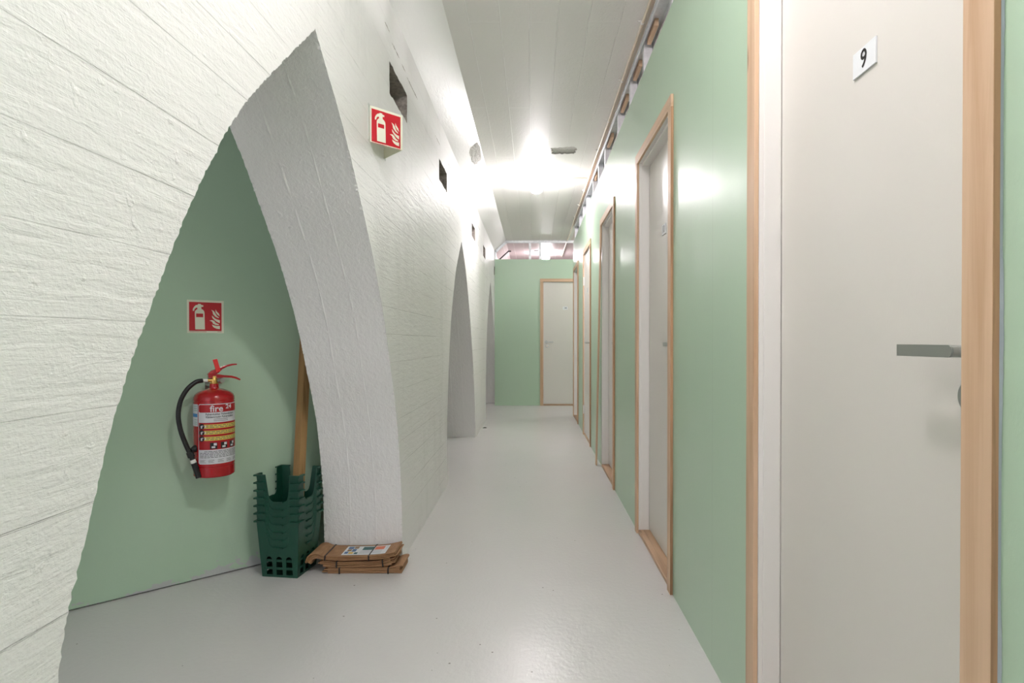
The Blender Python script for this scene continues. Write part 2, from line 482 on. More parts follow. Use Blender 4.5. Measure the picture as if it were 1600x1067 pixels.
def catmull(pts, sub=5):
    out = []
    P = [Vector(p) for p in pts]
    for i in range(len(P) - 1):
        p0, p1, p2, p3 = P[max(i - 1, 0)], P[i], P[i + 1], P[min(i + 2, len(P) - 1)]
        for j in range(sub):
            t = j / sub
            q = 0.5 * ((2 * p1) + (p2 - p0) * t + (2 * p0 - 5 * p1 + 4 * p2 - p3) * t * t + (3 * p1 - p0 - 3 * p2 + p3) * t ** 3)
            out.append((q.x, q.y))
    out.append(tuple(P[-1])); return out
CLEAN = {}
def chipped(pts, amp, step):
    clean = []
    for i in range(len(pts) - 1):
        a, b = Vector(pts[i]), Vector(pts[i + 1]); k = max(1, int(round((b - a).length / step)))
        for j in range(k): clean.append(a.lerp(b, j / k))
    clean.append(Vector(pts[-1])); out = []
    for i, p in enumerate(clean):
        t = (clean[min(i + 1, len(clean) - 1)] - clean[max(i - 1, 0)]).normalized(); nr = Vector((-t.y, t.x))
        q = random.uniform(-amp, amp) * (2.4 if random.random() < 0.07 else 1)
        r = p + nr * q if 0 < i < len(clean) - 1 else p.copy()
        r = (r.x, max(r.y, 0.0)); CLEAN[r] = (p.x, p.y); out.append(r)
    return out
arch1 = chipped(catmull(A1L, 4) + catmull(A1R, 4), 0.0019, 0.008)
iT = 6
a2 = catmull(A2[:iT + 1], 4)[:-1] + catmull(A2[iT:], 4)
arch2 = chipped(a2, 0.003, 0.03)
arch3 = chipped([(y + 3.68, z) for y, z in a2], 0.003, 0.05)
outline = [(Y0, 0.0)] + arch1 + arch2 + arch3 + [(Y1, 0.0), (Y1, ZH), (Y0, ZH)]
def pocket(y, w_=0.37):
    return jag([(y, 2.25), (y + w_, 2.25), (y + w_, 2.396), (y, 2.396)], 0.004, 0.03)[::-1]
POCK = [2.655, 4.06, 6.24, 7.68]
pockets = [pocket(y) for y in POCK] + [pocket(9.84), pocket(-0.94, 0.3)]
bm = bmesh.new()
def sidef(a, b):
    if a[1] >= ZH - 1e-6 and b[1] >= ZH - 1e-6: return 0
    return 1
fm = lambda a, b, d: Vector((XL - d, a, b))
poly_extrude(bm, outline, pockets, fm, 0, 0.393, 0, 1, 0, hole_mi=2, side_fn=sidef)
# the reveals: rough only along their two arrises, smooth between them
bm.normal_update()
for f in [f for f in bm.faces if f.material_index == 1]: bm.faces.remove(f)
for arch in (arch1, arch2, arch3):
    cols = []
    for p in arch:
        q = CLEAN[p]
        ix = arch.index(p); pa, pb = CLEAN[arch[max(ix - 1, 0)]], CLEAN[arch[min(ix + 1, len(arch) - 1)]]
        tv = Vector((pb[0] - pa[0], pb[1] - pa[1])).normalized(); inn = Vector((tv.y, -tv.x))
        col_ = [bm.verts.new(fm(*p, 0)), bm.verts.new(fm(*q, 0.010))]
        for dj, amp, fr in ((0.136, 0.0032, 3.1), (0.262, 0.0038, 2.3)):   # paint-filled joints of the arch formwork
            am = amp * (0.55 + 0.45 * math.sin(ix * 0.11 * fr + dj * 40)); wb = 0.0025 * math.sin(ix * 0.05 + dj * 9)
            qi = Vector(q) + inn * am
            col_ += [bm.verts.new(fm(*q, dj + wb - 0.006)), bm.verts.new(fm(qi.x, max(qi.y, 0), dj + wb)), bm.verts.new(fm(*q, dj + wb + 0.0025))]
        col_ += [bm.verts.new(fm(*q, 0.383)), bm.verts.new(fm(*p, 0.393))]
        cols.append(col_)
    for i in range(len(cols) - 1):
        for k in range(len(cols[0]) - 1):
            f = bm.faces.new((cols[i][k], cols[i + 1][k], cols[i + 1][k + 1], cols[i][k + 1])); f.material_index = 1; f.smooth = False
# closed backs of the beam pockets
for y in POCK + [9.84, -0.94]:
    quad(bm, [(XL - 0.30, y - 0.02, 2.22), (XL - 0.30, y + 0.40, 2.22), (XL - 0.30, y + 0.40, 2.42), (XL - 0.30, y - 0.02, 2.42)], 2)
# ragged open cracks running under the haunch
random.seed(21)
for (ya, yb, zc) in ((2.57, 2.66, 2.530), (2.70, 2.86, 2.505), (2.90, 2.99, 2.50), (3.02, 3.30, 2.490), (3.9, 4.1, 2.50), (4.5, 4.9, 2.495), (5.3, 5.6, 2.50), (6.9, 7.2, 2.50), (1.35, 1.6, 2.53)):
    n_ = max(6, int((yb - ya) / 0.012)); prev = None
    for k in range(n_ + 1):
        y = ya + (yb - ya) * k / n_; h_ = 0.0005 if k in (0, n_) else random.uniform(0.0004, 0.0045); zz = zc + random.uniform(-0.0015, 0.0015)
        a_, b_ = bm.verts.new((XL + 0.0006, y, zz - h_)), bm.verts.new((XL + 0.0006, y, zz + h_))
        if prev: bm.faces.new((prev[0], a_, b_, prev[1])).material_index = 2
        prev = (a_, b_)
# haunch: sloped soffit between wall and ceiling, chipped at its upper edge
def haunch(ya, yb, notch=None):
    mi = 3 if ya < Y_END else 4
    prof = [(XL, ZH), (XC, ZC)]
    if notch: prof = [(XL, ZH), (XL + 0.165 - 0.02, ZH + 0.165 - 0.055), (XC - 0.06, ZC)]
    for i in range(len(prof) - 1):
        (xa, za), (xb, zb) = prof[i], prof[i + 1]
        quad(bm, [(xa, ya, za), (xb, ya, zb), (xb, yb, zb), (xa, yb, za)], 2 if notch and i == 1 else mi)
haunch(Y0, Y_END + 0.03); haunch(Y_END + 0.03, Y1)
quad(bm, [(XL, Y0, ZH), (XLB, Y0, ZH), (XLB, Y1, ZH), (XL, Y1, ZH)], 0)
box(bm, XLB, XL - 0.001, Y0, Y1, ZH, ZC + 0.03, 0)
tag(obj('wall_left', bm, [M['concrete_front'], M['concrete_reveal'], M['raw'], M['concrete_slope'], M['pink_concrete']]),
    'thick white board-marked concrete wall pierced by pointed arches and small square pockets', 'wall', kind='structure')

# bare scar broken out of the haunch edge, an irregular crater lip
def crater(name, label, centre, ax, ay, nrm, w_, h_, seed):
    random.seed(seed)
    c, ax, ay, nrm = Vector(centre), Vector(ax).normalized(), Vector(ay).normalized(), Vector(nrm).normalized()
    bm = bmesh.new(); N = 26; R = 5; rings = []
    for r in range(R + 1):
        ring = []
        for k in range(N):
            a = 2 * PI * k / N
            e = (abs(math.cos(a)) ** 4 + abs(math.sin(a)) ** 4) ** -0.25
            q = e * (r / R) * (random.uniform(0.9, 1.12) if r == R else random.uniform(0.94, 1.06))
            dz = 0.0015 if r == R else random.uniform(0.001, 0.007)
            ring.append(bm.verts.new(c + ax * math.cos(a) * q * w_ / 2 + ay * math.sin(a) * q * h_ / 2 + nrm * dz))
        rings.append(ring)
    for r in range(R):
        for k in range(N):
            if r == 0: continue
            bm.faces.new((rings[r][k], rings[r][(k + 1) % N], rings[r + 1][(k + 1) % N], rings[r + 1][k]))
    bm.faces.new(rings[1])
    o = obj(name, bm, M['scar'], origin=centre)
    return tag(o, label, 'wall damage')
sl = Vector((XC - XL, 0, ZC - ZH)).normalized()
crater('concrete_scar', 'rough bare concrete scar on the sloped white haunch near the ceiling', (XC - 0.052, 5.22, ZC - 0.0475), (0, 1, 0), tuple(sl), (sl.z, 0, -sl.x), 0.46, 0.115, 3)

# ------------------------------------------------------------------ outer enclosing walls
bm = bmesh.new(); box(bm, -3.1, -2.95, Y0, Y1, 0, ZC); tag(obj('wall_outer', bm, M['concrete_front']), 'white outer wall behind the arches', 'wall', kind='structure')
bm = bmesh.new(); box(bm, 3.45, 3.6, Y0, Y1, 0, ZC); tag(obj('wall_storage', bm, M['jamb']), 'white outer wall of the storage rooms', 'wall', kind='structure')
bm = bmesh.new(); box(bm, 0.70, 3.6, Y0 - 0.1, Y0, 0, ZC); tag(obj('wall_back', bm, M['jamb']), 'white wall closing the storage rooms behind the viewer', 'wall', kind='structure')
bm = bmesh.new(); box(bm, -3.1, 3.6, Y1, Y1 + 0.1, 0, ZC); tag(obj('wall_far', bm, M['pink_concrete']), 'bare wall of the room beyond the green end partition', 'wall', kind='structure')

# ------------------------------------------------------------------ alcove green wall (diagonal)
bm = bmesh.new()
ga = Vector((XLB + 0.03, 4.052 + 0.891 * (XLB + 0.03))); gb = Vector((-2.96, 4.052 - 0.891 * 2.96))
gn = Vector((-0.665, 0.746)) * 0.09
z0, z1 = 0.006, ZC
pts = [ga, gb, gb + gn, ga + gn]
vb = [bm.verts.new((p.x, p.y, z0)) for p in pts]; vt = [bm.verts.new((p.x, p.y, z1)) for p in pts]
bm.faces.new(vb); bm.faces.new(vt[::-1])
for i in range(4): bm.faces.new((vb[i], vb[(i + 1) % 4], vt[(i + 1) % 4], vt[i]))
tag(obj('wall_alcove', bm, M['green_alcove']), 'green painted board wall set diagonally behind the near arch', 'wall', kind='structure')
bm = bmesh.new()
p2 = [p + Vector((-0.665, 0.746)) * 0.012 for p in (ga, gb)] + [p + Vector((-0.665, 0.746)) * 0.05 for p in (gb, ga)]
vb = [bm.verts.new((p.x, p.y, 0)) for p in p2]; vt = [bm.verts.new((p.x, p.y, 0.0055)) for p in p2]
bm.faces.new(vb); bm.faces.new(vt[::-1])
for i in range(4): bm.faces.new((vb[i], vb[(i + 1) % 4], vt[(i + 1) % 4], vt[i]))
tag(obj('gap_shade_strip', bm, M['dark']), 'near-black strip painting the shade in the gap under the diagonal green wall', 'trim', kind='structure')  # the strip's near-black colour paints the shade under the raised wall

# ------------------------------------------------------------------ right partition with door openings
OPEN = [(0.809, 1.563), (2.567, 3.321), (4.340, 5.094), (6.09, 6.844), (7.745, 8.50)]
ZO = 2.13                         # top of the openings inside the casing
Y_RE = 8.66
def part_outline(ya, yb, zt, ops, g=0.018):
    out = [(ya, 0)]
    for a, b in ops: out += [(a - g, 0), (a - g, ZO + g), (b + g, ZO + g), (b + g, 0)]
    return out + [(yb, 0), (yb, zt), (ya, zt)]
bm = bmesh.new()
poly_extrude(bm, part_outline(Y0, Y_RE, 2.22, OPEN), [], lambda a, b, d: Vector((XR + d, a, b)), 0.0, 0.085, 0, 0, 1)
box(bm, XR, XR + 0.013, Y0, Y_RE, 2.22, 2.595, 0)
box(bm, XR, 3.45, Y_RE, Y_RE + 0.013, 0, 2.595, 0)
tag(obj('wall_right', bm, [M['green'], M['jamb']]), 'long green painted partition wall with doors along the corridor', 'wall', kind='structure')
# seams between the boards
bm = bmesh.new()
for y in (1.99, 4.33 - 0.2, 5.45, 7.3):
    pass
bm.free()

# end partition
E0, E1 = 0.187, 0.941
bm = bmesh.new()
poly_extrude(bm, part_outline(XL + 0.006, 3.45, 2.52, [(E0, E1)]), [], lambda a, b, d: Vector((a, Y_END + d, b)), 0, 0.075, 0, 0, 0)
tag(obj('wall_end', bm, [M['green']]), 'green painted partition closing the far end of the corridor', 'wall', kind='structure')

# ------------------------------------------------------------------ doors
def make_door(n, label, P, axis, number, recess=0.058, hinges=False, lean=False, plate=True, lever=True, handle_label=None):
    """P(u, d, z): u along the wall from the latch side, d out into the corridor"""
    W = 0.754
    root = empty('door_%d' % n, P(W / 2, 0, 0), label, 'door', kind='structure')
    def bx(bm, u0, u1, d0, d1, z0, z1, mi=0):
        vs = [bm.verts.new(P(u, d, z)) for z in (z0, z1) for d in (d0, d1) for u in (u0, u1)]
        for f in ((0, 2, 3, 1), (4, 5, 7, 6), (0, 1, 5, 4), (2, 6, 7, 3), (0, 4, 6, 2), (1, 3, 7, 5)):
            bm.faces.new([vs[i] for i in f]).material_index = mi
    pz, ph = M['pine_z'], M['pine_y'] if axis == 'y' else M['pine_x']
    cw, ct = 0.056, 0.013
    # lining
    bm = bmesh.new()
    bx(bm, -0.016, 0.0, -0.10, 0.0, 0, ZO + 0.016)
    bx(bm, W, W + 0.016, -0.10, 0.0, 0, ZO + 0.016)
    bx(bm, 0, W, -0.10, 0.0, ZO, ZO + 0.016)
    if recess > 0.03:
        bx(bm, 0, W, -recess, -0.018, ZO - 0.012, ZO); bx(bm, W - 0.004, W, -recess, -0.012, 0.02, ZO - 0.012); bx(bm, 0, 0.004, -recess, -0.012, 0.02, ZO - 0.012)
    obj('door_lining', bm, M['jamb'], root, bevel=0.001)
    # casings
    for k, (u0, u1) in enumerate(((-cw, -0.001), (W + 0.001, W + cw))):
        bm = bmesh.new()
        bx(bm, u0, u1, 0.0005, ct, 0.0, ZO + 0.001)
        if lean and k == 1:
            for v in bm.verts:
                z = v.co.z
                if z < 1.0:
                    v.co += P(0.0, 0.035, 0) - P(0, 0, 0)
                    v.co += P(0.045, 0, 0) - P(0, 0, 0)
        for f in bm.faces: f.material_index = 0
        o = obj('casing', bm, [pz, M['edge_z']], root, bevel=0.0012)
        # the sides are raw sawn wood
        for p in o.data.polygons:
            nn = p.normal
            if (abs(nn.y) > 0.9 if axis == 'y' else abs(nn.x) > 0.9): p.material_index = 1 if k == 0 else 0
    bm = bmesh.new(); bx(bm, -cw, W + cw, 0.0005, ct, ZO + 0.0015, ZO + cw)
    obj('casing', bm, ph, root, bevel=0.0012)
    # threshold
    bm = bmesh.new(); bx(bm, 0.001, W - 0.001, -0.10, 0.002, 0.0, 0.022)
    obj('threshold', bm, M['oak_y'] if axis == 'y' else M['oak_x'], root, bevel=0.003)
    # leaf
    bm = bmesh.new(); g = 0.0035
    ztop = ZO - 0.018 if recess > 0.03 else ZO - g
    bx(bm, g + 0.002, W - g - 0.002, -recess - 0.039, -recess - 0.001, 0.027, ztop)
    leaf = obj('door_leaf', bm, M['leaf'], root, bevel=0.0015)
    f0 = -recess - 0.001
    if lever:
        bm = bmesh.new()
        uvec = (P(1, 0, 0) - P(0, 0, 0)); dvec = P(0, 1, 0) - P(0, 0, 0); zv = Vector((0, 0, 1))
        c = P(0.050, f0, 1.095)
        tube(bm, [c, c + dvec * 0.008], 0.026, 28)
        tube(bm, [c + dvec * 0.008, c + dvec * 0.052], 0.0095, 18)
        # lever: flat bar rounded where it leaves the neck
        pts = []
        for k in range(9):
            a = -PI / 2 - PI * k / 8
            pts.append((0.050 + 0.008 * math.cos(a), 1.095 + 0.0095 * math.sin(a)))
        pts = [(0.170, 1.0855), (0.050, 1.0855)] + pts[1:-1] + [(0.050, 1.1045), (0.170, 1.1045)]
        poly_extrude(bm, pts, [], lambda a, b, d: P(a, f0 + 0.042 + d, b), 0.012, 0.0)
        h = obj('door_handle', bm, M['steel'], leaf, smooth=True)
        bm = bmesh.new(); c = P(0.066, f0, 1.025)
        tube(bm, [c, c + dvec * 0.006, c + dvec * 0.0085], [0.028, 0.028, 0.025], 32)
        lk = obj('lock_rosette', bm, M['steel'], leaf, smooth=True)
        bm = bmesh.new(); tube(bm, [c + dvec * 0.0085, c + dvec * 0.011], 0.0085, 20)
        bx(bm, 0.0645, 0.0675, f0 + 0.0109, f0 + 0.0114, 1.016, 1.034)
        obj('lock_cylinder', bm, M['brass'] if n == 6 else M['steel'], leaf)
    if hinges:
        for z in (0.30, 1.82):
            bm = bmesh.new()
            tube(bm, [P(W + 0.001, f0 + 0.010, z - 0.05), P(W + 0.001, f0 + 0.010, z + 0.05)], 0.007, 14)
            bx(bm, W - 0.03, W - 0.001, f0, f0 + 0.003, z - 0.045, z + 0.045)
            obj('hinge', bm, M['white_plastic'], root, smooth=True)
    if plate:
        bm = bmesh.new(); cu = W / 2 + (-0.019 if n == 1 else 0)
        bx(bm, cu - 0.040, cu + 0.040, f0 + 0.0005, f0 + 0.004, 1.654, 1.706)
        pl = obj('number_plate', bm, M['plate'], leaf, bevel=0.0006)
        right = -(P(1, 0, 0) - P(0, 0, 0)) if axis == 'y' else (P(1, 0, 0) - P(0, 0, 0))
        c = P(cu, f0 + 0.0046, 1.680); bm = bmesh.new()
        merge(bm, text_bm(number, 0.052, 0.0006), lambda v: c + right * v.x * 0.92 + Vector((0, 0, v.y)))
        obj('door_number', bm, M['black'], pl)
    return root
def PR(i):
    y = OPEN[i][0]
    return lambda u, d, z: Vector((XR - d, y + u, z))
PE = lambda u, d, z: Vector((E0 + u, Y_END - d, z))
make_door(1, 'cream door numbered 9 with raw pine casing, nearest on the right wall', PR(0), 'y', '9')
make_door(2, 'cream door numbered 10, deep set in the green wall between doors 9 and 11', PR(1), 'y', '10')
make_door(3, 'cream door with a loose leaning pine casing, third along the green right wall', PR(2), 'y', '11', lean=True, plate=False)
make_door(4, 'flush cream door with white hinges, fourth along the green right wall', PR(3), 'y', '12', recess=0.004, hinges=True)
make_door(5, 'narrow-looking cream door at the far corner of the green right wall', PR(4), 'y', '13', plate=False)
make_door(6, 'cream door numbered 14 in the green end wall facing the viewer', PE, 'x', '14', recess=0.012)

# filler smeared beside the casing of the nearest door
bm = bmesh.new(); random.seed(5); prev = None
ya = OPEN[0][0] - 0.056
for k in range(120):
    z = 0.01 + k * 0.0182
    wv = 0.0014 + 0.0016 * math.sin(k * 0.23) + random.uniform(-0.0006, 0.0006)
    if 66 < k < 74: wv = 0.0006
    a = bm.verts.new((XR - 0.0004, ya - wv, z)); b = bm.verts.new((XR - 0.004, ya - 0.0003, z)); c_ = bm.verts.new((XR - 0.0001, ya - 0.0003, z))
    if prev:
        bm.faces.new((prev[0], a, b, prev[1])); bm.faces.new((prev[1], b, c_, prev[2])); bm.faces.new((prev[2], c_, a, prev[0]))
    prev = (a, b, c_)
tag(obj('trim_2', bm, M['caulk']), 'lavender filler smeared along the pine casing of door 9', 'trim', kind='structure')

# ------------------------------------------------------------------ studs and tracks above the partition
def cstud(bm, x0, y0, x1, y1, z0, z1, t=0.0016, lip=0.008, open_dir=1):
    """C-profile: web across x at y0, flanges towards y1 with lips"""
    box(bm, x0, x1, y0, y0 + t, z0, z1)
    box(bm, x0, x0 + t, y0 + t, y1, z0, z1); box(bm, x1 - t, x1, y0 + t, y1, z0, z1)
    box(bm, x0 + t, x0 + lip, y1 - t, y1, z0, z1); box(bm, x1 - lip, x1 - t, y1 - t, y1, z0, z1)
    # pressed ribs on the web
    xm = (x0 + x1) / 2
    for dx in (-0.010, 0.010): box(bm, xm + dx - 0.002, xm + dx + 0.002, y0 - 0.0012, y0, z0, z1)
stud_ys = [1.3, 2.1, 2.62, 3.28, 3.74, 4.26, 5.02, 5.52, 6.03, 6.76, 7.22, 7.78, 8.58]
places = ['above the near casing of the door numbered 9', 'behind the door numbered 9', 'above the near side of the door numbered 10', 'above the far side of the door numbered 10',
 'just past the door numbered 10', 'above the near casing of the third door', 'above the far casing of the third door', 'midway between third and fourth doors', 'above the near casing of the fourth door',
 'above the far casing of the fourth door', 'between fourth and fifth doors', 'above the near casing of the fifth door', 'at the far corner of the partition']
for y, pl in zip(stud_ys, places):
    bm = bmesh.new(); cstud(bm, XR + 0.018, y, XR + 0.066, y + 0.042, 2.22, ZC - 0.033)
    tag(obj('metal_stud', bm, M['galv'], origin=(XR + 0.04, y + 0.02, 2.22)), 'galvanised stud above the green wall, ' + pl, 'metal stud', 'studs above the right partition')
bm = bmesh.new()
box(bm, XR + 0.004, XR + 0.072, Y0, Y_RE, ZC - 0.0345, ZC - 0.0325); box(bm, XR + 0.070, XR + 0.072, Y0, Y_RE, ZC - 0.075, ZC - 0.0345); box(bm, XR + 0.012, XR + 0.014, Y0, Y_RE, ZC - 0.060, ZC - 0.0345)
tag(obj('top_track', bm, M['galv'], origin=(XR + 0.04, 2, ZC - 0.04)), 'long galvanised ceiling track over the right partition studs', 'metal track')
bm = bmesh.new(); box(bm, XR + 0.016, XR + 0.060, Y0, Y_RE, ZC - 0.0322, ZC - 0.0002)
tag(obj('wood_batten', bm, M['pine_y'], origin=(XR + 0.04, 2, ZC)), 'pine batten between the ceiling and the right partition track', 'batten')
# blocks of wood seen between studs
for y, L, pl in ((3.05, 0.2, 'before the stud past door 10'), (3.50, 0.2, 'over the far side of door 10'), (3.98, 0.24, 'between doors 10 and 11'), (4.72, 0.26, 'over the third door'), (5.8, 0.2, 'before the fourth door')):
    bm = bmesh.new(); box(bm, XR + 0.030, XR + 0.052, y, y + L, ZC - 0.072, ZC - 0.0352)
    tag(obj('wood_block', bm, M['pine_y'], origin=(XR + 0.04, y, ZC - 0.08)), 'short pine block fixed under the ceiling track ' + pl, 'wood block', 'blocks under the ceiling track')

# cable run clipped along the ceiling edge
root = empty('ceiling_cable', (0.597, 3, ZC), 'cream cable clipped along the ceiling edge above the right partition', 'cable')
bm = bmesh.new(); tube(bm, [(0.598 + 0.002 * math.sin(y * 3), y, ZC - 0.009) for y in [Y0 + 0.1 + 0.2 * k for k in range(68)]], 0.0075, 10)
obj('cable', bm, M['cream_cable'], root, smooth=True)
for k in range(13):
    y = 0.34 + 0.70 * k
    if y > 8.6: break
    bm = bmesh.new(); tube(bm, [(0.598, y - 0.006, ZC - 0.009), (0.598, y + 0.006, ZC - 0.009)], 0.0105, 12)
    box(bm, 0.572, 0.598, y - 0.006, y + 0.006, ZC - 0.004, ZC - 0.0002); tube(bm, [(0.580, y, ZC - 0.004), (0.580, y, ZC - 0.008)], 0.004, 8)
    obj('cable_clip', bm, M['white_plastic'], root)

# end partition top frame
bm = bmesh.new()
def bar(bm, p0, p1, w_, yb, t_):
    a, b = Vector(p0), Vector(p1); d = (b - a).normalized(); n = Vector((d.z, 0, -d.x))
    vs = []
    for yy in (yb, yb + t_):
        for q in (a, b, b + n * w_, a + n * w_): vs.append(bm.verts.new((q.x, yy, q.z)))
    for f in ((0, 1, 2, 3), (7, 6, 5, 4), (0, 4, 5, 1), (1, 5, 6, 2), (2, 6, 7, 3), (3, 7, 4, 0)): bm.faces.new([vs[i] for i in f])
yb = Y_END + 0.012
bar(bm, (XC + 0.004, 0, ZC - 0.002), (1.9, 0, ZC - 0.002), 0.042, yb, 0.05)
bar(bm, (XL + 0.006, 0, ZH - 0.004), (XC + 0.004, 0, ZC - 0.004), 0.038, yb, 0.05)
bar(bm, (XL + 0.003, 0, 2.522), (XL + 0.003, 0, ZH), 0.030, yb, 0.05)
tag(obj('end_track', bm, M['galv'], origin=(0, Y_END, 2.7)), 'galvanised track following ceiling and haunch over the green end wall', 'metal track')
for x, s in ((-0.062, 'left of the pair'), (0.115, 'right of the pair')):
    bm = bmesh.new(); cstud(bm, x, Y_END + 0.014, x + 0.036, Y_END + 0.055, 2.522, ZC - 0.046)
    tag(obj('metal_stud', bm, M['galv'], origin=(x + 0.02, Y_END + 0.03, 2.5)), 'galvanised stud above the green end wall, ' + s, 'metal stud', 'studs above the end partition')
# near-black bars painting the shade of slots in the bare concrete beyond
for nm, pts, th, lab in (('ceiling_slot_shade', [(0.03, 11.05), (0.30, 11.05), (0.30, 11.13), (0.03, 11.13)], 0, 'thin near-black bar painted as the shade of a slot in the bare ceiling beyond the end wall'),):
    bm = bmesh.new(); box(bm, 0.03, 0.29, 11.05, 11.12, ZC - 0.004, ZC - 0.0005)
    tag(obj(nm, bm, M['dark'], origin=(0.16, 11.08, ZC)), lab, 'slot')
bm = bmesh.new()
bar(bm, (XL + 0.02, 0, ZH + 0.015), (XC - 0.01, 0, ZC - 0.012), 0.006, 11.05, 0.12); bar(bm, (XC - 0.012, 0, ZC - 0.006), (XC + 0.05, 0, ZC - 0.004), 0.006, 11.05, 0.12)
tag(obj('haunch_slot_shade', bm, M['dark'], origin=(XL + 0.1, 11.1, 2.75)), 'slanted near-black bar painted as the shade of a slot across the haunch beyond the end wall', 'slot')

# ------------------------------------------------------------------ lamps
def globe_lamp(x, y, label, conduit=False):
    root = empty('globe_lamp', (x, y, ZC), label, 'ceiling lamp', 'globe ceiling lamps')
    bm = bmesh.new(); lathe(bm, [(0.055, -0.0003), (0.055, -0.012), (0.046, -0.032), (0.042, -0.038)], (x, y, ZC), 36)
    obj('lamp_base', bm, M['white_plastic'], root, smooth=True)
    bm = bmesh.new(); prof = []
    for k in range(25):
        a = PI * (0.20 + 0.80 * k / 24)
        prof.append((max(0.074 * math.sin(a), 0.0006), 0.074 * math.cos(a)))
    lathe(bm, prof, (x, y, ZC - 0.098), 40)
    obj('glass_globe', bm, M['globe'], root, smooth=True)
    if conduit:
        bm = bmesh.new(); tube(bm, [(x + 0.05, y, ZC - 0.006), (0.585, y, ZC - 0.006)], 0.0045, 8)
        obj('lamp_cable', bm, M['cream_cable'], root, smooth=True)
    return root
globe_lamp(0.042, 6.13, 'lit white glass globe lamp on the corridor ceiling', True)
globe_lamp(0.04, 0.93, 'lit white glass globe lamp on the corridor ceiling beside the near arch', True)
globe_lamp(0.26, 11.33, 'lit globe lamp half hidden behind the green end partition')
globe_lamp(1.75, 9.3, 'added unseen globe lamp in the side passage, brightening the far end of the corridor')  # invented lamp, out of view, added to brighten the far corridor
globe_lamp(1.9, 1.6, 'lit globe lamp in the near storage room behind the right partition')
globe_lamp(1.9, 5.4, 'lit globe lamp in the far storage room behind the right partition')

# ------------------------------------------------------------------ fire extinguisher signs
EXT_BODY = [(0.36, 0.30), (0.36, 0.245), (0.40, 0.215), (0.455, 0.215)]
def sign_polys():
    # unit square, origin top left, from the pictogram of an extinguisher beside flames
    body = [(0.215, 0.89), (0.205, 0.385), (0.215, 0.335), (0.25, 0.295), (0.275, 0.275), (0.275, 0.235),
            (0.245, 0.235), (0.205, 0.27), (0.185, 0.335), (0.15, 0.335), (0.155, 0.27), (0.19, 0.205), (0.235, 0.16), (0.285, 0.145),
            (0.295, 0.12), (0.365, 0.12), (0.375, 0.145), (0.435, 0.16), (0.43, 0.205), (0.38, 0.20), (0.38, 0.265), (0.425, 0.295), (0.455, 0.335), (0.465, 0.385), (0.475, 0.89)]
    win = [(0.24, 0.41), (0.24, 0.52), (0.43, 0.52), (0.43, 0.41)]
    fl = [
        [(0.77, 0.27), (0.80, 0.33), (0.865, 0.40), (0.885, 0.48), (0.82, 0.43), (0.77, 0.36)],
        [(0.65, 0.285), (0.72, 0.32), (0.765, 0.40), (0.805, 0.47), (0.865, 0.52), (0.85, 0.535), (0.77, 0.50), (0.70, 0.42), (0.69, 0.35)],
        [(0.665, 0.46), (0.705, 0.50), (0.745, 0.545), (0.80, 0.575), (0.885, 0.60), (0.885, 0.69), (0.80, 0.65), (0.72, 0.58), (0.68, 0.53)],
        [(0.60, 0.615), (0.68, 0.60), (0.735, 0.63), (0.77, 0.68), (0.82, 0.71), (0.87, 0.735), (0.845, 0.75), (0.77, 0.745), (0.70, 0.71), (0.67, 0.65)],
        [(0.67, 0.74), (0.73, 0.765), (0.80, 0.78), (0.885, 0.775), (0.885, 0.875), (0.80, 0.865), (0.725, 0.83), (0.69, 0.79)]]
    return body, win, fl
def sign_face(parent, o, uv, vv, nv, size):
    """o = top-left corner; uv right, vv down, nv out of the face"""
    o, uv, vv, nv = map(Vector, (o, uv, vv, nv))
    F = lambda a, b, d: o + uv * a * size + vv * b * size + nv * d
    bm = bmesh.new(); poly_extrude(bm, [(0.055, 0.065), (0.935, 0.065), (0.935, 0.935), (0.055, 0.935)], [], F, 0.0008, 0.0002)
    obj('red_field', bm, M['sign_red'], parent)
    bm = bmesh.new(); body, win, fl = sign_polys()
    poly_extrude(bm, body, [win], F, 0.0014, 0.0008)
    for p in fl: poly_extrude(bm, p, [], F, 0.0014, 0.0008)
    obj('pictogram', bm, M['sign_cream'], parent)
    for a, b in ((0.06, 0.52), (0.82, 0.94)):
        bm = bmesh.new(); poly_extrude(bm, [(a, 0.955), (b, 0.955), (b, 0.966), (a, 0.966)], [], F, 0.0006, 0.0002)
        obj('small_print', bm, M['red_print'], parent)

U = Vector((0.746, 0.665, 0)).normalized(); Nn = Vector((0.665, -0.746, 0)).normalized(); Z = Vector((0, 0, 1))
sc = Vector((-1.527, 2.692, 1.2245)) + Nn * 0.0015
root = empty('fire_extinguisher_sign', sc - Z * 0.077, 'flat square red extinguisher sign on the green alcove wall', 'sign')
bm = bmesh.new(); poly_extrude(bm, [(0, 0), (1, 0), (1, 1), (0, 1)], [], lambda a, b, d: sc - U * 0.0765 + Z * 0.0765 + U * a * 0.153 - Z * b * 0.153 + Nn * d, 0.0, -0.0012)
pnl = obj('sign_panel', bm, M['sign_cream'], root, bevel=0.0003)
sign_face(pnl, sc - U * 0.0765 + Z * 0.0765, U, -Z, Nn, 0.153)

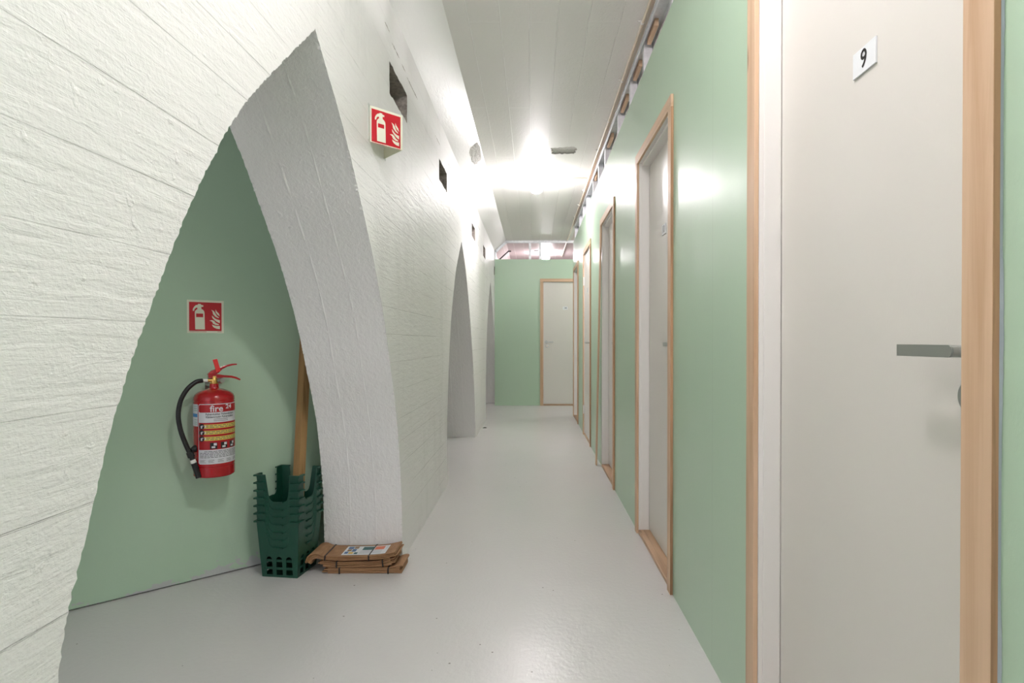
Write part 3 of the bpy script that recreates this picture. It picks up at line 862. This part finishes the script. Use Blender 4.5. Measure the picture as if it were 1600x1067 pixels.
# V-shaped projecting sign on the left wall
zt, zb_ = 2.062, 1.916
pA, pB, pC = Vector((XL, 2.33, 0)), Vector((-0.549, 2.438, 0)), Vector((XL, 2.556, 0))
root = empty('projecting_sign', (XL, 2.44, zb_), 'V-shaped red extinguisher sign projecting from the white wall beside the near arch', 'sign')
def panel(p, q, nm, mats, th=0.0016):
    bm = bmesh.new(); d = (q - p).normalized(); n = Vector((d.y, -d.x, 0))
    poly_extrude(bm, [(p.x, p.y), (q.x, q.y), (q.x - n.x * th, q.y - n.y * th), (p.x - n.x * th, p.y - n.y * th)], [], lambda a, b, dd: Vector((a, b, dd)), zb_, zt)
    return obj(nm, bm, mats, root), d, n
f1, d, n = panel(pA, pB, 'sign_panel', M['sign_cream'])
L = (pB - pA).length
sign_face(f1, Vector((pA.x, pA.y, zt)), d, -Z, n, L)
f2, d, n = panel(pB, pC, 'sign_panel', M['sign_cream'])
for fy in (2.306, 2.557):
    bm = bmesh.new(); box(bm, XL + 0.0002, XL + 0.0018, fy, fy + 0.023, zb_, zt)
    obj('mounting_flange', bm, M['sign_back'], root)
for z in (zt - 0.008, zb_ + 0.008):
    bm = bmesh.new(); tube(bm, [(XL + 0.0018, 2.318, z), (XL + 0.004, 2.318, z)], 0.0028, 10); obj('screw', bm, M['steel'], root)

# ------------------------------------------------------------------ fire extinguisher
EC = Vector((-1.449, 2.620, 0)); R = 0.0835
root = empty('fire_extinguisher', (EC.x, EC.y, 0.505), 'red powder fire extinguisher hung on the green alcove wall', 'fire extinguisher')
bm = bmesh.new()
prof = [(0.060, 0.505), (R - 0.004, 0.505), (R, 0.510), (R, 0.548), (R - 0.0015, 0.550), (R - 0.0015, 0.553), (R, 0.555), (R, 0.838), (R - 0.0012, 0.840), (R - 0.0012, 0.842), (R, 0.844), (R - 0.001, 0.858),
        (R - 0.006, 0.870), (R - 0.018, 0.881), (R - 0.036, 0.889), (0.032, 0.894), (0.021, 0.898), (0.0185, 0.904), (0.0185, 0.917), (0.010, 0.917)]
lathe(bm, prof, (EC.x, EC.y, 0), 72)
obj('cylinder_body', bm, M['red_steel'], root, smooth=True)
LA = rad(-42)
def W(r_): return lambda v: EC + Vector((math.cos(LA + v[0] / R), math.sin(LA + v[0] / R), 0)) * r_ + Z * v[1]
def patch(bm, x0, x1, z0_, z1_, r_, mi=0, rnd=0.0):
    f = W(r_); n = max(1, int(abs(x1 - x0) / 0.006)); prev = None
    for k in range(n + 1):
        x = x0 + (x1 - x0) * k / n
        ins = 0
        if rnd:
            e = min(x - x0, x1 - x)
            if e < rnd: ins = rnd - math.sqrt(max(0, rnd * rnd - (rnd - e) ** 2))
        a = bm.verts.new(f((x, z0_ + ins))); b = bm.verts.new(f((x, z1_ - ins)))
        if prev: bm.faces.new((prev[0], a, b, prev[1])).material_index = mi
        prev = (a, b)
hw = 0.096
bm = bmesh.new(); patch(bm, -hw, hw, 0.566, 0.832, R + 0.0004, 0, 0.006)
lab = obj('front_label', bm, M['label_white'], root, smooth=True)
bm = bmesh.new()
patch(bm, -hw + 0.003, hw - 0.003, 0.795, 0.829, R + 0.0007, 0, 0.004)      # red head band
patch(bm, -hw + 0.003, hw - 0.003, 0.630, 0.750, R + 0.0007, 0)             # red field
obj('red_band', bm, M['red_print'], lab, smooth=True)
bm = bmesh.new()
for z in (0.733, 0.706, 0.679):
    patch(bm, -hw + 0.028, hw - 0.004, z - 0.0085, z + 0.0085, R + 0.0010, 0)
obj('yellow_strip', bm, M['yellow'], lab, smooth=True)
bm = bmesh.new()
for z in (0.733, 0.706, 0.679):                                            # black pictogram discs with a white hand bottle
    f = W(R + 0.0012); cx = -hw + 0.017
    vs = [bm.verts.new(f((cx + 0.0125 * math.cos(a), z + 0.0125 * math.sin(a)))) for a in [2 * PI * k / 20 for k in range(20)]]
    bm.faces.new(vs).material_index = 0
    patch(bm, cx - 0.004, cx + 0.003, z - 0.008, z + 0.004, R + 0.0015, 1); patch(bm, cx + 0.001, cx + 0.008, z + 0.002, z + 0.005, R + 0.0015, 1)
    v = [bm.verts.new(f((cx + 0.013, z + 0.006))), bm.verts.new(f((cx + 0.013, z - 0.006))), bm.verts.new(f((cx + 0.020, z)))]
    bm.faces.new(v).material_index = 1
for cx in (-0.030, 0.012, 0.053):                                           # fire class squares
    patch(bm, cx - 0.014, cx + 0.014, 0.633, 0.661, R + 0.0010, 0)
    patch(bm, cx + 0.000, cx + 0.012, 0.648, 0.659, R + 0.0013, 1)
    patch(bm, cx - 0.008, cx + 0.006, 0.637, 0.645, R + 0.0013, 1)
obj('instruction_symbols', bm, [M['black'], M['label_white']], lab)
bm = bmesh.new()
merge(bm, text_bm('fire', 0.039, 0.0007), lambda v: W(R + 0.0011)((v.x * 1.0 - 0.018, v.y + 0.810)))
merge(bm, text_bm('24', 0.027, 0.0006), lambda v: W(R + 0.0011)((v.x * 1.1 + 0.034, v.y + 0.8170)))
obj('maker_lettering', bm, M['label_white'], lab)
bm = bmesh.new()
merge(bm, text_bm('Pulverslukker Pulversl\u00e4ckare', 0.0125, 0.0003), lambda v: W(R + 0.0009)((v.x * 0.86, v.y + 0.7865)))
merge(bm, text_bm('K\u00e4sisammutin Pulverslukker', 0.0125, 0.0003), lambda v: W(R + 0.0009)((v.x * 0.86, v.y + 0.7745)))
for cx, cz in ((-0.05, 0), (-0.008, 1), (0.034, 0), (0.068, 1)):
    pass
random.seed(3)
for z in (0.7645, 0.7575): patch(bm, -0.030, 0.030, z - 0.0010, z + 0.0010, R + 0.0008)
for z in (0.733, 0.706, 0.679):
    for dz in (0.0035, -0.0035):
        x = -hw + 0.036
        while x < hw - 0.02:
            L_ = random.uniform(0.008, 0.02); patch(bm, x, min(x + L_, hw - 0.012), z + dz - 0.0015, z + dz + 0.0015, R + 0.0013); x += L_ + 0.003
for k in range(5):
    z = 0.622 - k * 0.0065; x = -hw + 0.008 + (0.02 if k == 0 else 0)
    while x < hw - 0.015:
        L_ = random.uniform(0.006, 0.018); patch(bm, x, x + L_, z - 0.0013, z + 0.0013, R + 0.0008); x += L_ + 0.0025
for c_ in range(5):
    for k in range(4):
        z = 0.585 - k * 0.0038; x = -hw + 0.008 + c_ * 0.037
        patch(bm, x, x + random.uniform(0.018, 0.028), z - 0.0006, z + 0.0006, R + 0.0008)
obj('label_print', bm, M['dark_print'], lab)
bm = bmesh.new(); x1_ = -hw - 0.003
patch(bm, x1_ - 0.048, x1_, 0.733, 0.831, R + 0.0004)
sl_ = obj('inspection_label', bm, M['label_white'], root, smooth=True)
bm = bmesh.new(); patch(bm, x1_ - 0.044, x1_ - 0.003, 0.774, 0.789, R + 0.0007, 0)
for z in (0.822, 0.812, 0.803): patch(bm, x1_ - 0.030, x1_ - 0.004, z - 0.001, z + 0.001, R + 0.0007, 1)
for z in (0.762, 0.752, 0.744): patch(bm, x1_ - 0.024, x1_ - 0.004, z - 0.001, z + 0.001, R + 0.0007, 1)
obj('inspection_print', bm, [M['label_blue'], M['label_green']], sl_)
E_ = lambda u, n_, z: EC + U * u + Nn * n_ + Z * z
bm = bmesh.new(); lathe(bm, [(0.0145, 0.915), (0.0155, 0.917), (0.0155, 0.937), (0.013, 0.941), (0.012, 0.952)], (EC.x, EC.y, 0), 24)
tube(bm, [E_(-0.028, 0.004, 0.933), E_(-0.010, 0.004, 0.933)], 0.008, 12)
obj('brass_valve', bm, M['brass'], root, smooth=True)
bm = bmesh.new(); tube(bm, [E_(0.018, 0.012, 0.931), E_(0.026, 0.024, 0.931), E_(0.028, 0.030, 0.931)], [0.012, 0.013, 0.011], 20)
obj('pressure_gauge', bm, M['steel'], root, smooth=True)
def side_plate(bm, pts, w_):
    poly_extrude(bm, pts, [], lambda a, b, d: E_(a, d, b), -w_, w_)
def band(path, th):
    up, dn = [], []
    for i, (a, b) in enumerate(path):
        q0 = path[max(i - 1, 0)]; q1 = path[min(i + 1, len(path) - 1)]
        dx, dz = q1[0] - q0[0], q1[1] - q0[1]; l_ = math.hypot(dx, dz); t_ = th[i] if isinstance(th, list) else th
        up.append((a - dz / l_ * t_, b + dx / l_ * t_)); dn.append((a + dz / l_ * t_, b - dx / l_ * t_))
    return up + dn[::-1]
bm = bmesh.new(); side_plate(bm, band([(-0.024, 0.955), (-0.005, 0.966), (0.012, 0.975), (0.030, 0.987), (0.052, 0.997), (0.075, 1.002), (0.094, 1.003)], [0.007, 0.012, 0.011, 0.006, 0.0045, 0.004, 0.003]), 0.009)
obj('squeeze_lever', bm, M['red_steel'], root, bevel=0.001)
bm = bmesh.new(); side_plate(bm, band([(-0.024, 0.950), (-0.005, 0.950), (0.014, 0.951), (0.040, 0.949), (0.070, 0.946), (0.090, 0.940), (0.108, 0.930)], [0.006, 0.008, 0.009, 0.0055, 0.005, 0.0045, 0.003]), 0.010)
obj('carry_handle', bm, M['red_steel'], root, bevel=0.001)
bm = bmesh.new(); poly_extrude(bm, [(-0.009, 1.026), (0.009, 1.030), (0.024, 0.974), (0.006, 0.968)], [], lambda a, b, d: E_(a, d, b), 0.012, 0.018)
obj('safety_tag', bm, M['red_tag'], root, bevel=0.001)
def bez(p, n=10):
    out = []
    for i in range(len(p) - 1):
        p0, p1, p2, p3 = [Vector(p[max(0, min(len(p) - 1, j))]) for j in (i - 1, i, i + 1, i + 2)]
        for j in range(n):
            t = j / n
            out.append(0.5 * ((2 * p1) + (p2 - p0) * t + (2 * p0 - 5 * p1 + 4 * p2 - p3) * t * t + (3 * p1 - p0 - 3 * p2 + p3) * t ** 3))
    out.append(Vector(p[-1])); return out
hp = [E_(-0.048, 0.006, 0.933), E_(-0.075, 0.010, 0.928), E_(-0.110, 0.016, 0.898), E_(-0.136, 0.022, 0.850), E_(-0.146, 0.026, 0.790), E_(-0.139, 0.030, 0.725), E_(-0.120, 0.034, 0.660), E_(-0.102, 0.036, 0.612), E_(-0.092, 0.038, 0.580)]
bm = bmesh.new(); tube(bm, bez(hp), 0.0098, 16); obj('discharge_hose', bm, M['rubber'], root, smooth=True)
bm = bmesh.new(); tube(bm, [E_(-0.052, 0.006, 0.933), E_(-0.028, 0.005, 0.933)], 0.0078, 16); obj('hose_coupling', bm, M['white_plastic'], root, smooth=True)
bm = bmesh.new()
lathe_pts = [hp[-1] + (hp[-2] - hp[-1]) * 0.28, hp[-1] + (hp[-1] - hp[-2]) * 0.20]
tube(bm, lathe_pts, [0.0115, 0.0115], 16); obj('hose_ferrule', bm, M['white_plastic'], root, smooth=True)
dv = (hp[-1] - hp[-2]).normalized()
bm = bmesh.new(); tube(bm, [hp[-1] + dv * 0.006, hp[-1] + dv * 0.014, hp[-1] + dv * 0.055, hp[-1] + dv * 0.075], [0.013, 0.012, 0.0135, 0.0145], 18)
obj('hose_nozzle', bm, M['rubber'], root, smooth=True)
bm = bmesh.new(); c0 = hp[-2]; tube(bm, [c0 - dv * 0.012 + U * 0.0, c0 + dv * 0.012], 0.0145, 16)
tube(bm, [E_(-0.100, 0.034, 0.628), E_(-0.082, 0.022, 0.634), E_(-0.074, 0.018, 0.634)], [0.010, 0.016, 0.017], 14)
obj('hose_clip', bm, M['rubber'], root, smooth=True)
bm = bmesh.new()
def bxE(u0, u1, n0, n1, z0_, z1_):
    vs = [bm.verts.new(E_(u, n_, z)) for z in (z0_, z1_) for n_ in (n0, n1) for u in (u0, u1)]
    for f in ((0, 2, 3, 1), (4, 5, 7, 6), (0, 1, 5, 4), (2, 6, 7, 3), (0, 4, 6, 2), (1, 3, 7, 5)): bm.faces.new([vs[i] for i in f])
bxE(-0.015, 0.015, -0.104, -0.100, 0.60, 0.93); bxE(-0.012, 0.012, -0.100, -0.012, 0.905, 0.911)
obj('wall_bracket', bm, M['steel'], root)

# ------------------------------------------------------------------ nested green bins
BC = Vector((-1.176, 2.786, 0)); BA = rad(-7.5)
hb, ht, H, PITCH = 0.088, 0.106, 0.270, 0.036
def bin_unit(z0_):
    root = empty('plastic_bin', (BC.x, BC.y, z0_), 'x', 'bin', 'nested green bins in the alcove corner')
    def put(bm, side, u, v_, out, z):
        a = BA + side * PI / 2
        n_ = Vector((math.sin(a), -math.cos(a), 0)); t_ = Vector((math.cos(a), math.sin(a), 0))
        return bm.verts.new(BC + t_ * u + n_ * out + Z * (z0_ + z))
    sl_ = (ht - hb) / H
    bm = bmesh.new()
    pw, zu, r_ = 0.050, 0.142, 0.025
    # half-outline of one side with the deep U between the corner posts
    right = [(1.0, 0.0), (1.0, H)]
    def hwid(z): return hb + sl_ * z
    out = [(-hwid(0), 0), (hwid(0), 0), (hwid(H), H), (hwid(H) - pw + 0.006, H)]
    xi = hwid(zu) - pw
    out += [(xi + 0.003, zu + r_ + 0.01)]
    for k in range(1, 6):
        a = k * PI / 2 / 5
        out.append((xi - r_ + r_ * math.cos(a), zu + r_ - r_ * math.sin(a)))
    out += [(-a_, b_) for a_, b_ in out[:1:-1]]
    slots = []
    for c_ in (-0.050, 0.0, 0.050):
        s = [(c_ - 0.0165, 0.012), (c_ + 0.0165, 0.012), (c_ + 0.0145, 0.085)]
        for k in range(1, 8):
            a = k * PI / 8; s.append((c_ + 0.0145 * math.cos(a), 0.085 + 0.0145 * math.sin(a)))
        s.append((c_ - 0.0145, 0.085)); slots.append(s[::-1])
    for side in range(4):
        a = BA + side * PI / 2
        n_ = Vector((math.sin(a), -math.cos(a), 0)); t_ = Vector((math.cos(a), math.sin(a), 0))
        fm_ = lambda u, z, d: BC + t_ * u * ((hwid(z) - d) / hwid(z)) + n_ * (hwid(z) - d) + Z * (z0_ + z)
        poly_extrude(bm, out, slots, fm_, 0.0, 0.0026)
        # rolled rim along the U
        for (ua, ub, za, zb2) in ((-(xi - r_), xi - r_, zu - 0.004, zu + 0.001),):
            vs = []
            for z in (za, zb2):
                for o_ in (0.0, 0.006):
                    for u in (ua, ub): vs.append(bm.verts.new(BC + t_ * u + n_ * (hwid(z) + o_) + Z * (z0_ + z)))
            for f in ((0, 2, 3, 1), (4, 5, 7, 6), (0, 1, 5, 4), (2, 6, 7, 3), (0, 4, 6, 2), (1, 3, 7, 5)): bm.faces.new([vs[i] for i in f])
    obj('bin_wall', bm, M['green_plastic'], root, bevel=0.0008)
    # floor with holes left as a thin tray
    bm = bmesh.new(); c_, s_ = math.cos(BA), math.sin(BA)
    rot = lambda p: Vector((BC.x + p.x * c_ - p.y * s_, BC.y + p.x * s_ + p.y * c_, z0_ + p.z))
    q = hb - 0.003; box(bm, -q, q, -q, q, 0.0, 0.003, 0, rot)
    obj('bin_floor', bm, M['green_plastic'], root)
    # flared corner lips on top of the four posts
    for sx in (-1, 1):
        for sy in (-1, 1):
            bm = bmesh.new(); o_ = ht + 0.009; i_ = ht - 0.0005
            for (xa, xb, ya_, yb_) in ((i_, o_, i_ - pw + 0.008, o_), (i_ - pw + 0.008, i_, i_, o_)):
                box(bm, xa * sx if sx > 0 else -xb, xb if sx > 0 else -xa, ya_ if sy > 0 else -yb_, yb_ if sy > 0 else -ya_, H - 0.0028, H, 0, rot)
            for (xa, xb, ya_, yb_) in ((o_ - 0.002, o_, i_ - pw + 0.008, o_), (i_ - pw + 0.008, o_, o_ - 0.002, o_)):
                box(bm, xa if sx > 0 else -xb, xb if sx > 0 else -xa, ya_ if sy > 0 else -yb_, yb_ if sy > 0 else -ya_, H - 0.007, H - 0.0028, 0, rot)
            obj('corner_lip', bm, M['green_plastic'], root)
    return root
b0 = bin_unit(0.0)
names = ['dark green slotted plastic bin standing on the floor, lowest of the nested stack', 'dark green plastic bin nested second from the bottom of the stack', 'dark green plastic bin nested third from the bottom of the stack',
         'dark green plastic bin in the middle of the nested stack', 'dark green plastic bin nested third from the top of the stack', 'dark green plastic bin nested second from the top of the stack', 'dark green plastic bin on top of the nested stack, holding the timber stake']
b0['label'] = names[0]
for k in range(1, 7):
    d_ = dup(b0, (0, 0, PITCH * k)); d_['label'] = names[k]

# timber stake standing in the top bin
root = empty('timber_stake', (-1.157, 2.84, 0.21), 'brown squared timber stake leaning out of the green bins behind the white pier', 'timber')
bm = bmesh.new(); ang = rad(-32); p0, p1 = Vector((-1.158, 2.822, 0.2200)), Vector((-1.150, 2.962, 1.42))
vs = []
for p in (p0, p1):
    for a, b in ((-0.024, -0.018), (0.024, -0.018), (0.024, 0.018), (-0.024, 0.018)):
        vs.append(bm.verts.new(p + Vector((a * math.cos(ang) - b * math.sin(ang), a * math.sin(ang) + b * math.cos(ang), 0))))
for f in ((3, 2, 1, 0), (4, 5, 6, 7), (0, 1, 5, 4), (1, 2, 6, 5), (2, 3, 7, 6), (3, 0, 4, 7)): bm.faces.new([vs[i] for i in f])
obj('stake', bm, M['timber'], root, bevel=0.0015)

# ------------------------------------------------------------------ bundles of kraft paper bags
def bundle(name, label, layers, t, y0_, y1_, curve, seed, straps, bulge=None, skew=0.0):
    """layers of folded bags following curve: list of (x, z) of the underside"""
    random.seed(seed)
    xs = [p[0] for p in curve]; c = Vector(((xs[0] + xs[-1]) / 2, (y0_ + y1_) / 2, min(p[1] for p in curve)))
    root = empty(name, c, label, 'paper bags', 'bundles of paper bags')
    path = [Vector((p[0], p[1])) for p in curve]
    sm = []
    for i in range(len(path) - 1):
        q0, q1, q2, q3 = path[max(i - 1, 0)], path[i], path[i + 1], path[min(i + 2, len(path) - 1)]
        for j in range(4):
            s = j / 4
            sm.append(0.5 * ((2 * q1) + (q2 - q0) * s + (2 * q0 - 5 * q1 + 4 * q2 - q3) * s * s + (3 * q1 - q0 - 3 * q2 + q3) * s ** 3))
    sm.append(path[-1]); n = len(sm)
    def nor(i):
        d_ = (sm[min(i + 1, n - 1)] - sm[max(i - 1, 0)]).normalized(); return Vector((-d_.y, d_.x))
    def thick(i):
        k = t
        if bulge:
            for bx_, bw, bh in bulge: k += bh * math.exp(-((sm[i].x - bx_) / bw) ** 2)
        return k
    bm = bmesh.new(); ph = [random.uniform(0, 6) for _ in range(layers)]
    for L_ in range(layers):
        f0, f1 = L_ / layers, (L_ + 0.93) / layers
        dy0 = random.uniform(-0.003, 0.003); dy1 = random.uniform(-0.003, 0.003); e0 = random.randint(0, 2); e1 = n - random.randint(0, 2)
        rings = []
        for i in range(e0, e1):
            th = thick(i); nr = nor(i); wob = 0.0018 * math.sin(sm[i].x * 31 + ph[L_])
            a = sm[i] + nr * th * f0; b = sm[i] + nr * th * f1
            yy0 = y0_ + dy0 + wob + skew * (sm[i].x - c.x); yy1 = y1_ + dy1 + wob + skew * (sm[i].x - c.x)
            m_ = (a + b) / 2
            rings.append([bm.verts.new(p) for p in ((a.x, yy0 + 0.002, a.y), (m_.x, yy0, m_.y), (b.x, yy0 + 0.002, b.y), (b.x, yy1, b.y), (a.x, yy1, a.y))])
        for i in range(len(rings) - 1):
            for k in range(5): bm.faces.new((rings[i][k], rings[i][(k + 1) % 5], rings[i + 1][(k + 1) % 5], rings[i + 1][k]))
        bm.faces.new(rings[0][::-1]); bm.faces.new(rings[-1])
    obj('folded_bags', bm, M['kraft'], root, smooth=True)
    for sx in straps:
        i = min(range(n), key=lambda k: abs(sm[k].x - sx)); nr = nor(i); th = thick(i)
        dd = Vector((nr.y, -nr.x)); w_ = 0.0032; bm = bmesh.new()
        a = sm[i] - nr * 0.0008; b = sm[i] + nr * (th + 0.0012); o_ = 0.0055
        sk = skew * (sx - c.x)
        lp = [(a, y0_ - o_ + sk), (b, y0_ - o_ + sk), (b, y1_ + o_ + sk), (a, y1_ + o_ + sk)]
        lpi = [(a + nr * 0.0008, y0_ - o_ + 0.0012 + sk), (b - nr * 0.0012, y0_ - o_ + 0.0012 + sk), (b - nr * 0.0012, y1_ + o_ - 0.0012 + sk), (a + nr * 0.0008, y1_ + o_ - 0.0012 + sk)]
        R4 = []
        for s in (-1, 1):
            R4.append([bm.verts.new((p.x + dd.x * w_ * s, yy, max(p.y + dd.y * w_ * s, 0.0004))) for p, yy in lp]); R4.append([bm.verts.new((p.x + dd.x * w_ * s, yy, max(p.y + dd.y * w_ * s, 0.0012))) for p, yy in lpi])
        for k in range(4):
            j = (k + 1) % 4
            bm.faces.new((R4[0][k], R4[0][j], R4[2][j], R4[2][k])); bm.faces.new((R4[1][k], R4[3][k], R4[3][j], R4[1][j]))
            bm.faces.new((R4[0][k], R4[1][k], R4[1][j], R4[0][j])); bm.faces.new((R4[2][k], R4[2][j], R4[3][j], R4[3][k]))
        obj('packing_strap', bm, M['black'], root)
    return root, sm, nor, thick
ya_, yb_ = 2.742, 2.888
bundle('paper_bag_bundle', 'strapped bundle of brown paper bags lying on the floor, lowest of three', 5, 0.026, ya_, yb_ - 0.004,
       [(-1.005, 0.001), (-0.94, 0.001), (-0.86, 0.001), (-0.78, 0.001), (-0.72, 0.002), (-0.66, 0.001), (-0.618, 0.001)], 11, (-0.915, -0.695), bulge=[(-0.63, 0.035, 0.016)])
bundle('paper_bag_bundle', 'strapped bundle of brown paper bags, middle one of the pile of three', 6, 0.027, ya_ + 0.004, yb_ - 0.002,
       [(-1.025, 0.032), (-0.97, 0.030), (-0.90, 0.0285), (-0.83, 0.029), (-0.76, 0.031), (-0.70, 0.036), (-0.655, 0.046)], 12, (-0.935, -0.715), bulge=[(-0.68, 0.04, 0.010), (-1.0, 0.03, 0.004)])
tb, sm, nor, thick = bundle('paper_bag_bundle', 'top bundle of brown paper bags with a printed leaflet under its straps', 4, 0.021, ya_ - 0.002, yb_ - 0.002,
       [(-1.056, 0.047), (-1.050, 0.064), (-1.033, 0.073), (-1.01, 0.069), (-0.98, 0.0655), (-0.92, 0.0640), (-0.85, 0.0645), (-0.78, 0.0665), (-0.72, 0.071), (-0.675, 0.080), (-0.645, 0.088)], 13, (-0.992, -0.778), bulge=[(-1.05, 0.03, 0.010)])
# leaflet lying on the top bundle
def top_at(x):
    i = min(range(len(sm) - 1), key=lambda k: abs((sm[k].x + sm[k + 1].x) / 2 - x)); a, b = sm[i], sm[i + 1]
    f = (x - a.x) / (b.x - a.x + 1e-9); p = a.lerp(b, f); n_ = nor(i)
    return p.y + thick(i) * 0.985
root = empty('printed_leaflet', (-0.815, 2.81, 0.092), 'white printed leaflet with teal and orange boxes, on the top bag bundle', 'leaflet')
lx0, lx1, ly0, ly1 = -0.918, -0.706, 2.752, 2.868
def sheet(bm, x0, x1, y0_, y1_, dz, mi=0):
    n = max(1, int((x1 - x0) / 0.01)); prev = None
    for k in range(n + 1):
        x = x0 + (x1 - x0) * k / n; z = top_at(x) + dz
        # sheared a little like the crooked leaflet in the strap
        a = bm.verts.new((x - (lx0 + lx1) / 2 * 0, y0_, z)); b = bm.verts.new((x, y1_, z))
        if prev: bm.faces.new((prev[0], a, b, prev[1])).material_index = mi
        prev = (a, b)
bm = bmesh.new(); sheet(bm, lx0, lx1, ly0, ly1, 0.0012); sheet(bm, lx0, lx1, ly0, ly1, 0.0009)
sh = obj('paper_sheet', bm, M['paper'], root)
bm = bmesh.new(); k = 0.0015
sheet(bm, -0.835, -0.780, 2.815, 2.858, k, 0); sheet(bm, -0.775, -0.728, 2.815, 2.858, k, 1)
for (a, b, c_, d_, m_) in ((-0.908, -0.882, 2.83, 2.86, 2), (-0.880, -0.858, 2.835, 2.862, 3), (-0.905, -0.885, 2.80, 2.826, 3), (-0.882, -0.862, 2.795, 2.83, 2), (-0.910, -0.893, 2.768, 2.795, 2), (-0.890, -0.868, 2.765, 2.79, 4), (-0.862, -0.846, 2.762, 2.785, 0)):
    sheet(bm, a, b, c_, d_, k, m_)
for q in range(7):
    y = 2.806 - q * 0.0065; sheet(bm, -0.838, -0.784, y, y + 0.002, k, 5); sheet(bm, -0.775, -0.732, y, y + 0.002, k, 5)
for q in range(6):
    y = 2.855 - q * 0.007; sheet(bm, -0.722, -0.712, y, y + 0.002, k, 5)
obj('leaflet_print', bm, [M['print_teal'], M['print_orange'], M['print_blue'], M['print_brown'], M['print_yellow'], M['print_grey']], sh)

# tiny dark scrap on the floor by the second pier
bm = bmesh.new(); tube(bm, [(-0.63, 7.33, 0.006), (-0.61, 7.35, 0.007), (-0.585, 7.34, 0.006)], [0.004, 0.006, 0.004], 6)
tag(obj('rubber_scrap', bm, M['rubber'], origin=(-0.61, 7.34, 0)), 'tiny black scrap on the floor near the second white pier', 'scrap')
bpy.context.view_layer.update()
